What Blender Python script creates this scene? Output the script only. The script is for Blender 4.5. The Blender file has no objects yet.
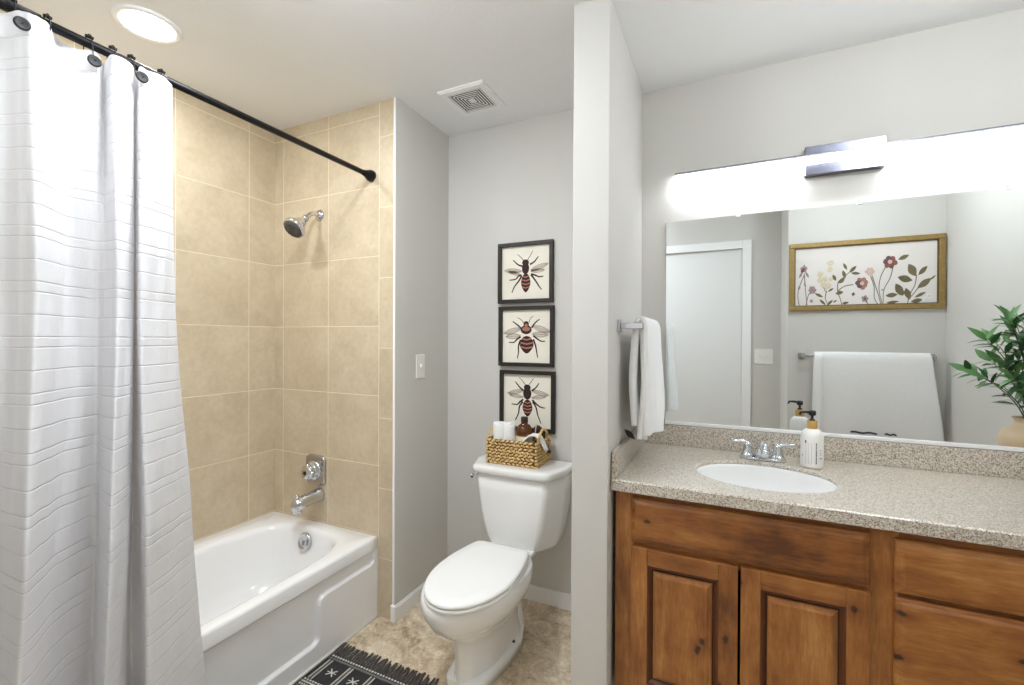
import bpy, bmesh, math, random
from mathutils import Vector, Matrix
from math import sin, cos, pi, radians as R
random.seed(7)
C = bpy.context.scene.collection
SC = bpy.context.scene

# ------------------------------------------------------------------ camera
cam_d = bpy.data.cameras.new('camera')
cam = bpy.data.objects.new('camera', cam_d); C.objects.link(cam); SC.camera = cam
cam_d.sensor_width = 36; cam_d.lens = 449.06/1024*36; cam_d.clip_start = .01
yaw, pit, rol = R(25.2248), R(-.304), R(.2551)
fw = Vector((-sin(yaw)*cos(pit), cos(yaw)*cos(pit), sin(pit)))
rt = Vector((cos(yaw), sin(yaw), 0)); up = rt.cross(fw)
M = Matrix((rt, up, -fw)).transposed().to_4x4() @ Matrix.Rotation(rol, 4, 'Z')
M.translation = (0, 0, 1.3); cam.matrix_world = M

# ------------------------------------------------------------------ world, exposure
w = bpy.data.worlds.new('world'); SC.world = w; w.use_nodes = True
w.node_tree.nodes['Background'].inputs[0].default_value = (.8, .85, .9, 1)
w.node_tree.nodes['Background'].inputs[1].default_value = .3
vs = SC.view_settings
vs.view_transform = 'Standard'; vs.look = 'None'; vs.gamma = 1; vs.use_curve_mapping = False
vs.exposure = 0.25
CAN_TUB, CAN_FILL, FILL_DOME, FILL_GLOBE, LED_STRENGTH = 5.4, 7.5, 49, 37, 76     # watts of tub and added fill can, strengths of added dome, globe, LED bar
SC.cycles.diffuse_bounces = 8; SC.cycles.max_bounces = 14

# ------------------------------------------------------------------ room dimensions (metres)
XL, YF, XW, YB, ZC = -2.179, 1.64, -1.366, 2.0768, 2.4113
XPL, XPR, YP = -.456, -.335, 1.4386
YD, YPIC, XPIC, XR = -.03, .404, .413, 1.27
ZT = .847

# ------------------------------------------------------------------ materials
def lin(c):
    return tuple(((v/255)/12.92 if v/255 <= .04045 else ((v/255+.055)/1.055)**2.4) for v in c)+(1,)
class NT:
    def __init__(s, name):
        s.m = bpy.data.materials.new(name); s.m.use_nodes = True
        s.t = s.m.node_tree; s.b = s.t.nodes['Principled BSDF']; s.out = s.t.nodes['Material Output']
    def n(s, typ, **kw):
        x = s.t.nodes.new(typ)
        for k, v in kw.items():
            if k.startswith('i_'): x.inputs[k[2:]].default_value = v
            else: setattr(x, k, v)
        return x
    def l(s, a, b): s.t.links.new(a, b)
    def math(s, op, a, b=None, c=None):
        x = s.n('ShaderNodeMath', operation=op)
        for i, v in enumerate((a, b, c)):
            if v is None: continue
            if isinstance(v, (int, float)): x.inputs[i].default_value = v
            else: s.l(v, x.inputs[i])
        return x.outputs[0]
    def mix(s, f, a, b, mode='MIX'):
        x = s.n('ShaderNodeMix', data_type='RGBA', blend_type=mode)
        for i, v in ((0, f), (6, a), (7, b)):
            if isinstance(v, (int, float)): x.inputs[i].default_value = v
            elif isinstance(v, tuple): x.inputs[i].default_value = v
            else: s.l(v, x.inputs[i])
        return x.outputs[2]
    def ramp(s, f, stops):
        x = s.n('ShaderNodeValToRGB'); e = x.color_ramp.elements
        while len(e) < len(stops): e.new(.5)
        for i, (p, c) in enumerate(stops): e[i].position = p; e[i].color = c
        s.l(f, x.inputs[0]); return x.outputs[0]
    def coord(s, kind='Object', scale=(1, 1, 1), rot=(0, 0, 0)):
        tc = s.n('ShaderNodeTexCoord'); mp = s.n('ShaderNodeMapping')
        mp.inputs['Scale'].default_value = scale; mp.inputs['Rotation'].default_value = rot
        s.l(tc.outputs[kind], mp.inputs[0]); return mp.outputs[0]
    def noise(s, vec, scale, detail=3, rough=.5, dist=0):
        x = s.n('ShaderNodeTexNoise'); x.inputs['Scale'].default_value = scale
        x.inputs['Detail'].default_value = detail; x.inputs['Roughness'].default_value = rough
        x.inputs['Distortion'].default_value = dist
        s.l(vec, x.inputs['Vector']); return x.outputs['Fac']
    def bump(s, h, strength=.3, dist=.002):
        x = s.n('ShaderNodeBump'); x.inputs['Strength'].default_value = strength; x.inputs['Distance'].default_value = dist
        s.l(h, x.inputs['Height']); s.l(x.outputs[0], s.b.inputs['Normal']); return x
    def base(s, v):
        if isinstance(v, tuple): s.b.inputs['Base Color'].default_value = v
        else: s.l(v, s.b.inputs['Base Color'])

def plain(name, c, rough=.5, metal=0, var=.04, scale=30, bump=0, bs=200, bd=.001, coat=0, sheen=0):
    N = NT(name); col = lin(c); v = N.coord()
    a = tuple(x*(1-var) for x in col[:3])+(1,); b = tuple(min(1, x*(1+var)) for x in col[:3])+(1,)
    N.base(N.mix(N.noise(v, scale), a, b))
    N.b.inputs['Roughness'].default_value = rough; N.b.inputs['Metallic'].default_value = metal
    N.b.inputs['Coat Weight'].default_value = coat
    if sheen: N.b.inputs['Sheen Weight'].default_value = sheen
    if bump: N.bump(N.noise(v, bs, 2), bump, bd)
    return N.m

def wood(name, horizontal):
    N = NT(name)
    sc = (1.2, 9, 9) if horizontal else (9, 9, 1.2)
    oi = N.n('ShaderNodeObjectInfo')
    tc = N.n('ShaderNodeTexCoord'); add = N.n('ShaderNodeVectorMath', operation='MULTIPLY_ADD')
    N.l(oi.outputs['Random'], add.inputs[0]); add.inputs[1].default_value = (7.3, 5.1, 3.7); N.l(tc.outputs['Object'], add.inputs[2])
    mp = N.n('ShaderNodeMapping'); mp.inputs['Scale'].default_value = sc; N.l(add.outputs[0], mp.inputs[0])
    n1 = N.noise(mp.outputs[0], 1.6, 5, .6, .8)
    n2 = N.noise(mp.outputs[0], 16, 6, .68, .3)
    n3 = N.noise(add.outputs[0], 7.5, 3, .55)
    f = N.math('ADD', N.math('MULTIPLY', n1, .5), N.math('MULTIPLY', n2, .26))
    f = N.math('ADD', f, N.math('MULTIPLY', n3, .34)); f = N.math('SUBTRACT', f, .05)
    f = N.math('ADD', f, N.math('MULTIPLY', N.math('SUBTRACT', oi.outputs['Random'], .5), .09))
    col = N.ramp(f, [(.34, lin((92, 50, 20))), (.46, lin((138, 84, 38))), (.55, lin((162, 105, 50))), (.68, lin((192, 138, 78)))])
    sp = N.n('ShaderNodeSeparateXYZ'); N.l(add.outputs[0], sp.inputs[0]); cb = N.n('ShaderNodeCombineXYZ')
    wob = N.math('MULTIPLY', N.noise(add.outputs[0], 30, 3), .03)
    N.l(N.math('ADD', N.math('MULTIPLY', sp.outputs[0], 1 if horizontal else 1.7), wob), cb.inputs[0]); N.l(N.math('ADD', N.math('MULTIPLY', sp.outputs[2], 2.0 if horizontal else 1), wob), cb.inputs[1])
    vo = N.n('ShaderNodeTexVoronoi', feature='F1', voronoi_dimensions='2D'); vo.inputs['Scale'].default_value = 4.6; N.l(cb.outputs[0], vo.inputs['Vector'])
    se = N.n('ShaderNodeSeparateColor'); N.l(vo.outputs['Color'], se.inputs[0]); on = N.math('GREATER_THAN', se.outputs[0], .66)
    halo = N.ramp(vo.outputs['Distance'], [(.03, (1, 1, 1, 1)), (.10, (.4, .4, .4, 1)), (.22, (0, 0, 0, 1))])
    core = N.ramp(vo.outputs['Distance'], [(.035, (1, 1, 1, 1)), (.065, (0, 0, 0, 1))])
    col = N.mix(N.math('MULTIPLY', N.math('MULTIPLY', halo, on), .6), col, lin((92, 46, 18)))
    col = N.mix(N.math('MULTIPLY', N.math('MULTIPLY', core, on), .85), col, lin((34, 20, 12)))
    N.base(col); N.b.inputs['Roughness'].default_value = .38
    N.b.inputs['Coat Weight'].default_value = .15; N.b.inputs['Coat Roughness'].default_value = .25
    N.bump(n2, .12, .001)
    return N.m

def tile_wall(name, axis, a0, per, z0=2.021, zper=.3283, trim=False):
    N = NT(name); g = N.n('ShaderNodeNewGeometry'); s = N.n('ShaderNodeSeparateXYZ'); N.l(g.outputs['Position'], s.inputs[0])
    a = s.outputs[axis]; z = s.outputs['Z']
    def cell(v, o, p): return N.math('DIVIDE', N.math('SUBTRACT', v, o), p)
    def joint(c, p):
        fr = N.math('FRACT', N.math('ADD', c, .5)); return N.math('MULTIPLY', N.math('ABSOLUTE', N.math('SUBTRACT', fr, .5)), p)
    ca = cell(a, a0, per)
    if trim:
        t = N.math('GREATER_THAN', a, -1.4627)
        zz = N.math('SUBTRACT', z, N.math('MULTIPLY', t, .2245))
    else: zz = z
    cz = cell(zz, z0, zper)
    d = N.math('MINIMUM', joint(ca, per), joint(cz, zper))
    gm = N.math('SUBTRACT', 1, N.n('ShaderNodeMapRange', interpolation_type='SMOOTHSTEP', i_From_Min=.0012, **{'i_From Max': .0028} if False else {}).outputs[0]) if False else None
    mr = N.n('ShaderNodeMapRange', interpolation_type='SMOOTHSTEP')
    mr.inputs['From Min'].default_value = .001; mr.inputs['From Max'].default_value = .0027
    mr.inputs['To Min'].default_value = 1; mr.inputs['To Max'].default_value = 0
    N.l(d, mr.inputs['Value']); gm = mr.outputs[0]
    cb = N.n('ShaderNodeCombineXYZ'); N.l(N.math('FLOOR', ca), cb.inputs[0]); N.l(N.math('FLOOR', cz), cb.inputs[1])
    wn = N.n('ShaderNodeTexWhiteNoise'); N.l(cb.outputs[0], wn.inputs['Vector'])
    va = N.n('ShaderNodeVectorMath', operation='MULTIPLY_ADD'); N.l(wn.outputs['Color'], va.inputs[0]); va.inputs[1].default_value = (9, 9, 9); N.l(g.outputs['Position'], va.inputs[2])
    n1 = N.noise(va.outputs[0], 5, 5, .62, .4); n2 = N.noise(va.outputs[0], 42, 4, .6)
    f = N.math('ADD', N.math('MULTIPLY', n1, .65), N.math('MULTIPLY', n2, .35))
    col = N.ramp(f, [(.3, lin((184, 168, 141))), (.5, lin((200, 184, 157))), (.7, lin((212, 199, 174)))])
    col = N.mix(N.math('MULTIPLY', wn.outputs['Value'], .12), col, lin((181, 159, 128)))
    col = N.mix(gm, col, lin((232, 216, 188)))
    N.base(col); N.b.inputs['Roughness'].default_value = .42
    h = N.math('ADD', N.math('MULTIPLY', gm, -1), N.math('MULTIPLY', n2, .12))
    N.bump(h, .5, .0018)
    return N.m

def floor_mat():
    N = NT('floor_tile'); g = N.n('ShaderNodeNewGeometry'); s = N.n('ShaderNodeSeparateXYZ'); N.l(g.outputs['Position'], s.inputs[0])
    def cell(v, o, p): return N.math('DIVIDE', N.math('SUBTRACT', v, o), p)
    def joint(c, p):
        fr = N.math('FRACT', N.math('ADD', c, .5)); return N.math('MULTIPLY', N.math('ABSOLUTE', N.math('SUBTRACT', fr, .5)), p)
    cx = cell(s.outputs['X'], -1.17, .31); cy = cell(s.outputs['Y'], 1.635, .305)
    d = N.math('MINIMUM', joint(cx, .31), joint(cy, .305))
    mr = N.n('ShaderNodeMapRange', interpolation_type='SMOOTHSTEP')
    mr.inputs['From Min'].default_value = .001; mr.inputs['From Max'].default_value = .003
    mr.inputs['To Min'].default_value = 1; mr.inputs['To Max'].default_value = 0
    N.l(d, mr.inputs['Value']); gm = mr.outputs[0]
    cb = N.n('ShaderNodeCombineXYZ'); N.l(N.math('FLOOR', cx), cb.inputs[0]); N.l(N.math('FLOOR', cy), cb.inputs[1])
    wn = N.n('ShaderNodeTexWhiteNoise'); N.l(cb.outputs[0], wn.inputs['Vector'])
    va = N.n('ShaderNodeVectorMath', operation='MULTIPLY_ADD'); N.l(wn.outputs['Color'], va.inputs[0]); va.inputs[1].default_value = (5, 5, 5); N.l(g.outputs['Position'], va.inputs[2])
    n1 = N.noise(va.outputs[0], 9, 6, .65, 1.2); n2 = N.noise(va.outputs[0], 34, 5, .7, 1.5)
    f = N.math('ADD', N.math('MULTIPLY', n1, .6), N.math('MULTIPLY', n2, .4))
    col = N.ramp(f, [(.35, lin((142, 120, 94))), (.45, lin((194, 175, 148))), (.55, lin((220, 204, 178))), (.66, lin((238, 228, 210)))])
    vein = N.ramp(N.math('ABSOLUTE', N.math('SUBTRACT', n2, .5)), [(0, (1, 1, 1, 1)), (.02, (0, 0, 0, 1))])
    col = N.mix(N.math('MULTIPLY', vein, .4), col, lin((104, 84, 62)))
    col = N.mix(gm, col, lin((205, 192, 168)))
    N.base(col); N.b.inputs['Roughness'].default_value = .5
    N.bump(N.math('ADD', N.math('MULTIPLY', gm, -1), N.math('MULTIPLY', n2, .5)), .35, .002)
    return N.m

def granite():
    N = NT('speckled_stone'); v = N.coord()
    def vor(scale):
        x = N.n('ShaderNodeTexVoronoi', feature='F1'); x.inputs['Scale'].default_value = scale; N.l(v, x.inputs['Vector'])
        s = N.n('ShaderNodeSeparateColor'); N.l(x.outputs['Color'], s.inputs[0]); return s.outputs
    a = vor(420); b = vor(270)
    col = N.ramp(a['Red'], [(0, lin((164, 151, 133))), (.35, lin((188, 177, 161))), (.6, lin((205, 196, 182))), (.85, lin((224, 219, 210)))])
    dk = N.math('GREATER_THAN', b['Green'], .86); col = N.mix(N.math('MULTIPLY', dk, .7), col, lin((124, 104, 86)))
    d2 = N.math('GREATER_THAN', a['Blue'], .94); col = N.mix(N.math('MULTIPLY', d2, .85), col, lin((62, 50, 44)))
    l2 = N.math('GREATER_THAN', b['Blue'], .9); col = N.mix(N.math('MULTIPLY', l2, .7), col, lin((226, 220, 210)))
    N.base(col); N.b.inputs['Roughness'].default_value = .28; N.b.inputs['Coat Weight'].default_value = .6; N.b.inputs['Coat Roughness'].default_value = .3
    return N.m

def curtain_mat():
    N = NT('white_ribbed_cotton')
    uv = N.n('ShaderNodeTexCoord'); s = N.n('ShaderNodeSeparateXYZ'); N.l(uv.outputs['UV'], s.inputs[0])
    wob = N.noise(N.coord('UV', (9, 1.5, 1)), 1, 2)
    vv = N.math('ADD', s.outputs['Y'], N.math('MULTIPLY', wob, .006))
    fr = N.math('FRACT', N.math('DIVIDE', vv, .128))
    h = None
    for c in (.10, .29, .70):
        g_ = N.math('SUBTRACT', 1, N.math('MINIMUM', N.math('DIVIDE', N.math('ABSOLUTE', N.math('SUBTRACT', fr, c)), .021), 1))
        h = g_ if h is None else N.math('MAXIMUM', h, g_)
    wr = N.noise(N.coord('UV', (30, 10, 1)), 1, 3)
    fine = N.noise(N.coord('UV', (500, 500, 1)), 1, 1)
    hh = N.math('ADD', N.math('MULTIPLY', h, 1.0), N.math('ADD', N.math('MULTIPLY', wr, .9), N.math('MULTIPLY', fine, .12)))
    N.base(lin((224, 224, 227))); N.b.inputs['Roughness'].default_value = .85
    bp = N.bump(hh, .45, .0040)
    tr = N.n('ShaderNodeBsdfTranslucent'); tr.inputs[0].default_value = lin((236, 236, 238)); N.l(bp.outputs[0], tr.inputs['Normal'])
    mx = N.n('ShaderNodeMixShader'); mx.inputs[0].default_value = .15
    N.l(N.b.outputs[0], mx.inputs[1]); N.l(tr.outputs[0], mx.inputs[2]); N.l(mx.outputs[0], N.out.inputs['Surface'])
    return N.m

def emit(name, c, s):
    N = NT(name); N.base(lin(c)); N.b.inputs['Emission Color'].default_value = lin(c); N.b.inputs['Emission Strength'].default_value = s
    return N.m
def ceil_mat():
    N = NT('ceiling_paint'); v = N.coord(); N.base(N.mix(N.noise(v, 3), lin((234, 235, 236)), lin((237, 238, 239))))
    N.b.inputs['Roughness'].default_value = .9; N.bump(N.noise(v, 90, 3, .6), .25, .003); return N.m
def wall_mat():
    N = NT('greige_wall_paint'); v = N.coord(); N.base(N.mix(N.noise(v, 4), lin((205, 203, 198)), lin((209, 207, 202))))
    N.b.inputs['Roughness'].default_value = .75; N.bump(N.noise(v, 120, 3, .6), .12, .002); return N.m
def wicker():
    N = NT('seagrass'); v = N.coord(); oi = N.noise(v, 90, 3, .6); n = N.noise(v, 400, 2)
    N.base(N.ramp(oi, [(.3, lin((168, 128, 72))), (.5, lin((212, 178, 118))), (.7, lin((238, 214, 166)))])); N.b.inputs['Roughness'].default_value = .7
    N.bump(n, .4, .001); return N.m
def glassy(name, c, rough=.06):
    N = NT(name); N.base(lin(c)); N.b.inputs['Transmission Weight'].default_value = .55; N.b.inputs['Roughness'].default_value = rough; N.b.inputs['IOR'].default_value = 1.45
    return N.m
def towel_mat():
    N = NT('white_terry'); v = N.coord(); N.base(N.mix(N.noise(v, 60), lin((240, 240, 240)), lin((247, 247, 247)))); N.b.inputs['Roughness'].default_value = .95
    N.b.inputs['Sheen Weight'].default_value = .2
    n = N.math('ADD', N.noise(v, 420, 2), N.math('MULTIPLY', N.noise(v, 25, 3), 1.2)); N.bump(n, .5, .003); return N.m

MT = dict(
 wall=wall_mat(), ceil=ceil_mat(), trimw=plain('white_trim_paint', (240, 240, 240), .4, var=.01),
 tileL=tile_wall('tan_tile_long_wall', 'Y', 1.4928, .3385), tileF=tile_wall('tan_tile_faucet_wall', 'X', -1.4627, .3258, trim=True),
 floor=floor_mat(), stone=granite(), curtain=curtain_mat(), woodh=wood('alder_horizontal_grain', True), woodv=wood('alder_vertical_grain', False), mould=plain('dark_stained_moulding', (92, 50, 22), .4, var=.2, scale=20),
 glaze=plain('dark_wood_glaze', (62, 34, 16), .5, var=.1), porc=plain('white_porcelain', (240, 240, 239), .1, var=.005, coat=.4),
 tub=plain('white_tub_enamel', (240, 240, 240), .16, var=.005, coat=.3), seat=plain('white_seat_plastic', (243, 243, 242), .2, var=.005),
 chrome=plain('polished_chrome', (210, 212, 216), .08, 1, var=.02), nickel=plain('brushed_nickel', (190, 187, 184), .22, 1, var=.04),
 black=plain('matte_black_metal', (22, 21, 22), .4, .6), blackp=plain('black_plastic', (18, 18, 19), .35), rubberb=plain('dull_black_plastic', (24, 23, 24), .65), rubber=plain('dark_rubber', (84, 82, 80), .5),
 frame=plain('black_brown_wood_frame', (32, 27, 22), .45, var=.2), paper=plain('cream_paper', (236, 231, 217), .8, var=.02), duct_shade=plain('painted_duct_shade', (12, 11, 10), .9),
 beed=plain('bee_dark_ink', (48, 26, 24), .8), beeb=plain('bee_pink_band', (168, 112, 94), .8), beew=plain('bee_wing_wash', (205, 196, 182), .8), beel=plain('bee_wing_line', (138, 122, 112), .8),
 gold=plain('antique_gold_wood', (150, 124, 70), .5, .2, var=.28, scale=60), goldd=plain('dark_gold_edge', (98, 72, 36), .5, .2, var=.2),
 canvas=plain('pale_canvas', (226, 220, 216), .85, var=.03, scale=12), terry=towel_mat(), navy=plain('navy_stripe_thread', (52, 56, 72), .9),
 mirror=plain('silvered_glass', (236, 240, 240), .0, 1, var=.0), vase=plain('sand_glazed_ceramic', (214, 186, 150), .35, var=.08, scale=14, coat=.3),
 stem=plain('brown_green_stem', (74, 82, 46), .6, var=.2), wick=wicker(), amber=glassy('amber_glass', (120, 66, 14)), label=plain('cream_label', (228, 216, 188), .7),
 cap=plain('dark_brown_cap', (44, 30, 26), .4), soap=plain('white_bottle_plastic', (240, 238, 234), .3, var=.01), bamboo=plain('bamboo_collar', (196, 156, 88), .5, var=.12, scale=80),
 ink=plain('dark_print', (52, 50, 52), .7), inkg=plain('grey_print', (176, 174, 170), .7), acr=plain('frosted_pale_acrylic', (196, 196, 206), .3, var=.01), strip=emit('led_front_strip', (252, 253, 255), 42), diff=emit('led_diffuser', (246, 250, 255), LED_STRENGTH), candiff=emit('can_light_diffuser', (253, 253, 255), 6),
 gun=plain('gunmetal', (118, 119, 132), .2, .95), alu=plain('satin_aluminium', (120, 120, 128), .3, .9), rug=plain('charcoal_wool', (46, 45, 46), .95, var=.35, scale=260, bump=.7, bs=420, bd=.003),
 rugw=plain('ivory_wool', (206, 202, 194), .95, var=.12, scale=200), rugg=plain('grey_wool', (112, 110, 108), .95, var=.2, scale=200), fringe=plain('charcoal_fringe', (80, 75, 73), .95, var=.4, scale=120),
 door=plain('white_door_paint', (226, 226, 225), .75, var=.005), plastic=plain('white_switch_plastic', (236, 235, 231), .35, var=.005), brush=plain('dark_wood_brush', (50, 34, 26), .5), caulk=plain('white_caulk', (236, 234, 226), .6),
)
def leafmat(name, c1, c2, rough=.4):
    N = NT(name); v = N.coord(); N.base(N.mix(N.noise(v, 14, 2), lin(c1), lin(c2))); N.b.inputs['Roughness'].default_value = rough; return N.m
MT['leaf'] = leafmat('green_leaf', (52, 104, 52), (112, 158, 88))
MT['leafd'] = leafmat('dark_green_leaf', (32, 76, 44), (70, 120, 70))

# ------------------------------------------------------------------ mesh helpers
def wloc(o):
    v = Vector((0, 0, 0))
    while o is not None: v = v+o.location; o = o.parent
    return v
def obj(name, bm, mats, parent=None, loc=None, smooth=False, recalc=True):
    if recalc: bmesh.ops.recalc_face_normals(bm, faces=bm.faces[:])
    off = wloc(parent) if parent is not None else Vector(loc or (0, 0, 0))
    bmesh.ops.translate(bm, verts=bm.verts[:], vec=-off)
    me = bpy.data.meshes.new(name); bm.to_mesh(me); bm.free()
    for m in (mats if isinstance(mats, (list, tuple)) else [mats]): me.materials.append(m)
    if smooth:
        for p in me.polygons: p.use_smooth = True
    o = bpy.data.objects.new(name, me); C.objects.link(o)
    if parent is not None: o.parent = parent
    else: o.location = off
    return o
def tag(o, label, cat, group=None):
    o['label'] = label; o['category'] = cat
    if group: o['group'] = group
    return o
def thing(name, label, cat, loc, group=None):
    o = bpy.data.objects.new(name, None); C.objects.link(o); o.location = loc; o.empty_display_size = .05
    return tag(o, label, cat, group)
def struct(name, bm, m, smooth=False):
    o = obj(name, bm, m, smooth=smooth); o['kind'] = 'structure'; return o
def dup(root, delta, label=None):
    def cp(o, par):
        c = o.copy(); C.objects.link(c)
        if par is not None: c.parent = par
        for ch in o.children: cp(ch, c)
        return c
    r = cp(root, None); r.location = Vector(root.location)+Vector(delta)
    if label: r['label'] = label
    return r
def BM(): return bmesh.new()
def box(bm, x0, x1, y0, y1, z0, z1, bev=0, seg=2, mi=0):
    t = bmesh.new(); bmesh.ops.create_cube(t, size=1)
    for v in t.verts: v.co = Vector(((x0+x1)/2+v.co.x*(x1-x0), (y0+y1)/2+v.co.y*(y1-y0), (z0+z1)/2+v.co.z*(z1-z0)))
    if bev: bmesh.ops.bevel(t, geom=t.edges[:], offset=bev, segments=seg, profile=.5, affect='EDGES')
    merge(bm, t, mi)
def merge(bm, t, mi=0, mat=None):
    vm = {}
    for v in t.verts: vm[v] = bm.verts.new(mat @ v.co if mat else v.co)
    for f in t.faces:
        try: nf = bm.faces.new([vm[v] for v in f.verts])
        except ValueError: continue
        nf.material_index = mi if mi is not None else f.material_index; nf.smooth = f.smooth
    t.free()
def rings(bm, rs, close_ends=True, closed=True, mi=0, smooth=True):
    """skin a list of rings (lists of points)"""
    vs = [[bm.verts.new(p) for p in r] for r in rs]; n = len(vs[0])
    for a, b in zip(vs, vs[1:]):
        for i in range(n if closed else n-1):
            f = bm.faces.new((a[i], a[(i+1) % n], b[(i+1) % n], b[i])); f.material_index = mi; f.smooth = smooth
    if close_ends and closed:
        for r in (vs[0], vs[-1]):
            f = bm.faces.new(r); f.material_index = mi; f.smooth = False
    return vs
def lathe(bm, prof, origin=(0, 0, 0), axis=(0, 0, 1), n=32, mi=0, caps=True):
    """prof: (radius, height) pairs along axis"""
    q = Vector((0, 0, 1)).rotation_difference(Vector(axis)).to_matrix(); o = Vector(origin)
    rings(bm, [[o+q @ Vector((max(r, 1e-5)*cos(2*pi*i/n), max(r, 1e-5)*sin(2*pi*i/n), h)) for i in range(n)] for r, h in prof], caps, True, mi)
def tube(bm, pts, r, n=10, mi=0, caps=True):
    pts = [Vector(p) for p in pts]; rr = r if isinstance(r, (list, tuple)) else [r]*len(pts)
    tang = [(pts[min(i+1, len(pts)-1)]-pts[max(i-1, 0)]).normalized() for i in range(len(pts))]
    t0 = tang[0]; a = t0.orthogonal().normalized(); out = []
    for i, p in enumerate(pts):
        t = tang[i]; a = (a-t*a.dot(t)).normalized(); b = t.cross(a)
        out.append([p+(a*cos(2*pi*k/n)+b*sin(2*pi*k/n))*rr[i] for k in range(n)])
    rings(bm, out, caps, True, mi)
def sup(hw, hd, n, cx=0, cy=0, z=0, N=48, f=None):
    o = []
    for i in range(N):
        t = 2*pi*i/N; c, s = cos(t), sin(t)
        x = hw*math.copysign(abs(c)**(2/n), c); y = hd*math.copysign(abs(s)**(2/n), s)
        o.append(Vector((cx+x, cy+y, z)))
    return o
def spline(pts, n):
    """Catmull-Rom through tuples -> n samples"""
    m = len(pts); o = []
    for k in range(n):
        t = k/(n-1)*(m-1); i = min(int(t), m-2); u = t-i
        p = [pts[max(0, min(m-1, j))] for j in (i-1, i, i+1, i+2)]
        o.append(tuple(.5*((2*b)+(c-a)*u+(2*a-5*b+4*c-d)*u*u+(3*b-a-3*c+d)*u**3) for a, b, c, d in zip(*p)))
    return o
def poly(bm, pts, mi=0):
    f = bm.faces.new([bm.verts.new(p) for p in pts]); f.material_index = mi; return f
def prism(bm, pts, vec, mi=0):
    a = [bm.verts.new(p) for p in pts]; b = [bm.verts.new(Vector(p)+Vector(vec)) for p in pts]; n = len(a)
    for f in [bm.faces.new(a), bm.faces.new(b[::-1])]+[bm.faces.new((a[i], a[(i+1) % n], b[(i+1) % n], b[i])) for i in range(n)]: f.material_index = mi

# ------------------------------------------------------------------ room shell
b = BM(); box(b, -2.4, 1.4, -.35, 2.25, -.1, 0); struct('floor', b, MT['floor'])
b = BM(); box(b, -2.4, 1.4, -.35, 2.25, ZC, ZC+.1); struct('ceiling', b, MT['ceil'])
b = BM(); box(b, XL-.12, XL, -.2, YF+.2, 0, ZC); struct('wall_tub', b, MT['tileL'])
b = BM(); box(b, XL, XW-.012, YF, YF+.1, 0, ZC); struct('wall_shower', b, MT['tileF'])
b = BM(); box(b, XW-.012, XW, YF-.001, YB, 0, ZC); struct('wall_left', b, MT['wall'])
b = BM(); box(b, XW-.012, XR+.1, YB, YB+.12, 0, ZC); struct('wall_back', b, MT['wall'])
b = BM(); box(b, XPL, XPR, YP, YB, 0, ZC, .003, 2); struct('wall_partition', b, MT['wall'])
b = BM(); box(b, XR, XR+.1, YPIC-.1, YB+.1, 0, ZC); struct('wall_right', b, MT['wall'])
b = BM(); box(b, XPIC, XR+.1, YD-.1, YPIC, 0, ZC, .003, 2); struct('wall_picture', b, MT['wall'])
DX0, DX1, DZ = -.63, .137, 2.066
b = BM(); box(b, XL, DX0, YD-.12, YD, 0, ZC); box(b, DX1, XPIC+.02, YD-.12, YD, 0, ZC); box(b, DX0, DX1, YD-.12, YD, DZ, ZC); struct('wall_door', b, MT['wall'])
b = BM(); box(b, XL, -1.38, YD, .115, 0, ZC); struct('wall_alcove', b, MT['wall'])
b = BM(); box(b, DX0, DX1, YD-.055, YD-.018, 0, DZ, .002, 1); door = struct('door_1', b, MT['door'])
b = BM()
for x0, x1, z0, z1 in ((DX0-.066, DX0, 0, DZ+.066), (DX1, DX1+.066, 0, DZ+.066), (DX0, DX1, DZ, DZ+.066)):
    box(b, x0, x1, YD, YD+.014, z0, z1, .003, 2)
struct('trim_1', b, MT['trimw'])
def skirting(name, x0, x1, y0, y1):
    b = BM(); box(b, x0, x1, y0, y1, 0, .066, .0015, 1); box(b, x0+(.003 if x1-x0 < .05 else 0), x1-(.003 if x1-x0 < .05 else 0), y0+(.003 if y1-y0 < .05 else 0), y1-(.0 if y1-y0 < .05 else 0), .064, .075, .002, 2); struct(name, b, MT['trimw'])
skirting('baseboard_left', XW, XW+.012, YF-.012, YB)
skirting('baseboard_back', XW+.012, XPL, YB-.012, YB)
b = BM(); box(b, XW-.014, XW+.0128, YF-.0135, YF-.001, 0, .0755, .002, 1); struct('trim_2', b, MT['trimw'])
b = BM(); box(b, XW-.011, XW+.0005, YF-.004, YF-.0005, .075, ZC, .001, 1); struct('trim_3', b, MT['trimw'])

# ------------------------------------------------------------------ bathtub
T0, T1, TX0, TX1, TZ = .118, YF-.002, XL+.002, -1.464, .378
tub = thing('bathtub', 'white alcove bathtub with stepped apron behind the striped curtain', 'bathtub', (-1.82, .88, 0))
b = BM(); NN = 160
def rectring(x0, x1, y0, y1, z):
    cx, cy = (x0+x1)/2, (y0+y1)/2; hx, hy = (x1-x0)/2, (y1-y0)/2; o = []
    for i in range(NN):
        t = 2*pi*i/NN; c, s = cos(t), sin(t); k = max(abs(c), abs(s)); o.append(Vector((cx+hx*c/k, cy+hy*s/k, z)))
    return o
def suprect(x0, x1, y0, y1, z, n):
    cx, cy = (x0+x1)/2, (y0+y1)/2; return sup((x1-x0)/2, (y1-y0)/2, n, cx, cy, z, NN)
rs = [rectring(TX0, TX1, T0, T1, TZ-.055), rectring(TX0, TX1, T0, T1, TZ-.012), rectring(TX0+.002, TX1-.004, T0+.002, T1-.002, TZ-.003), rectring(TX0+.006, TX1-.012, T0+.006, T1-.006, TZ)]
ix0, ix1, iy0, iy1 = -2.095, -1.512, .20, 1.572
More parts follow.
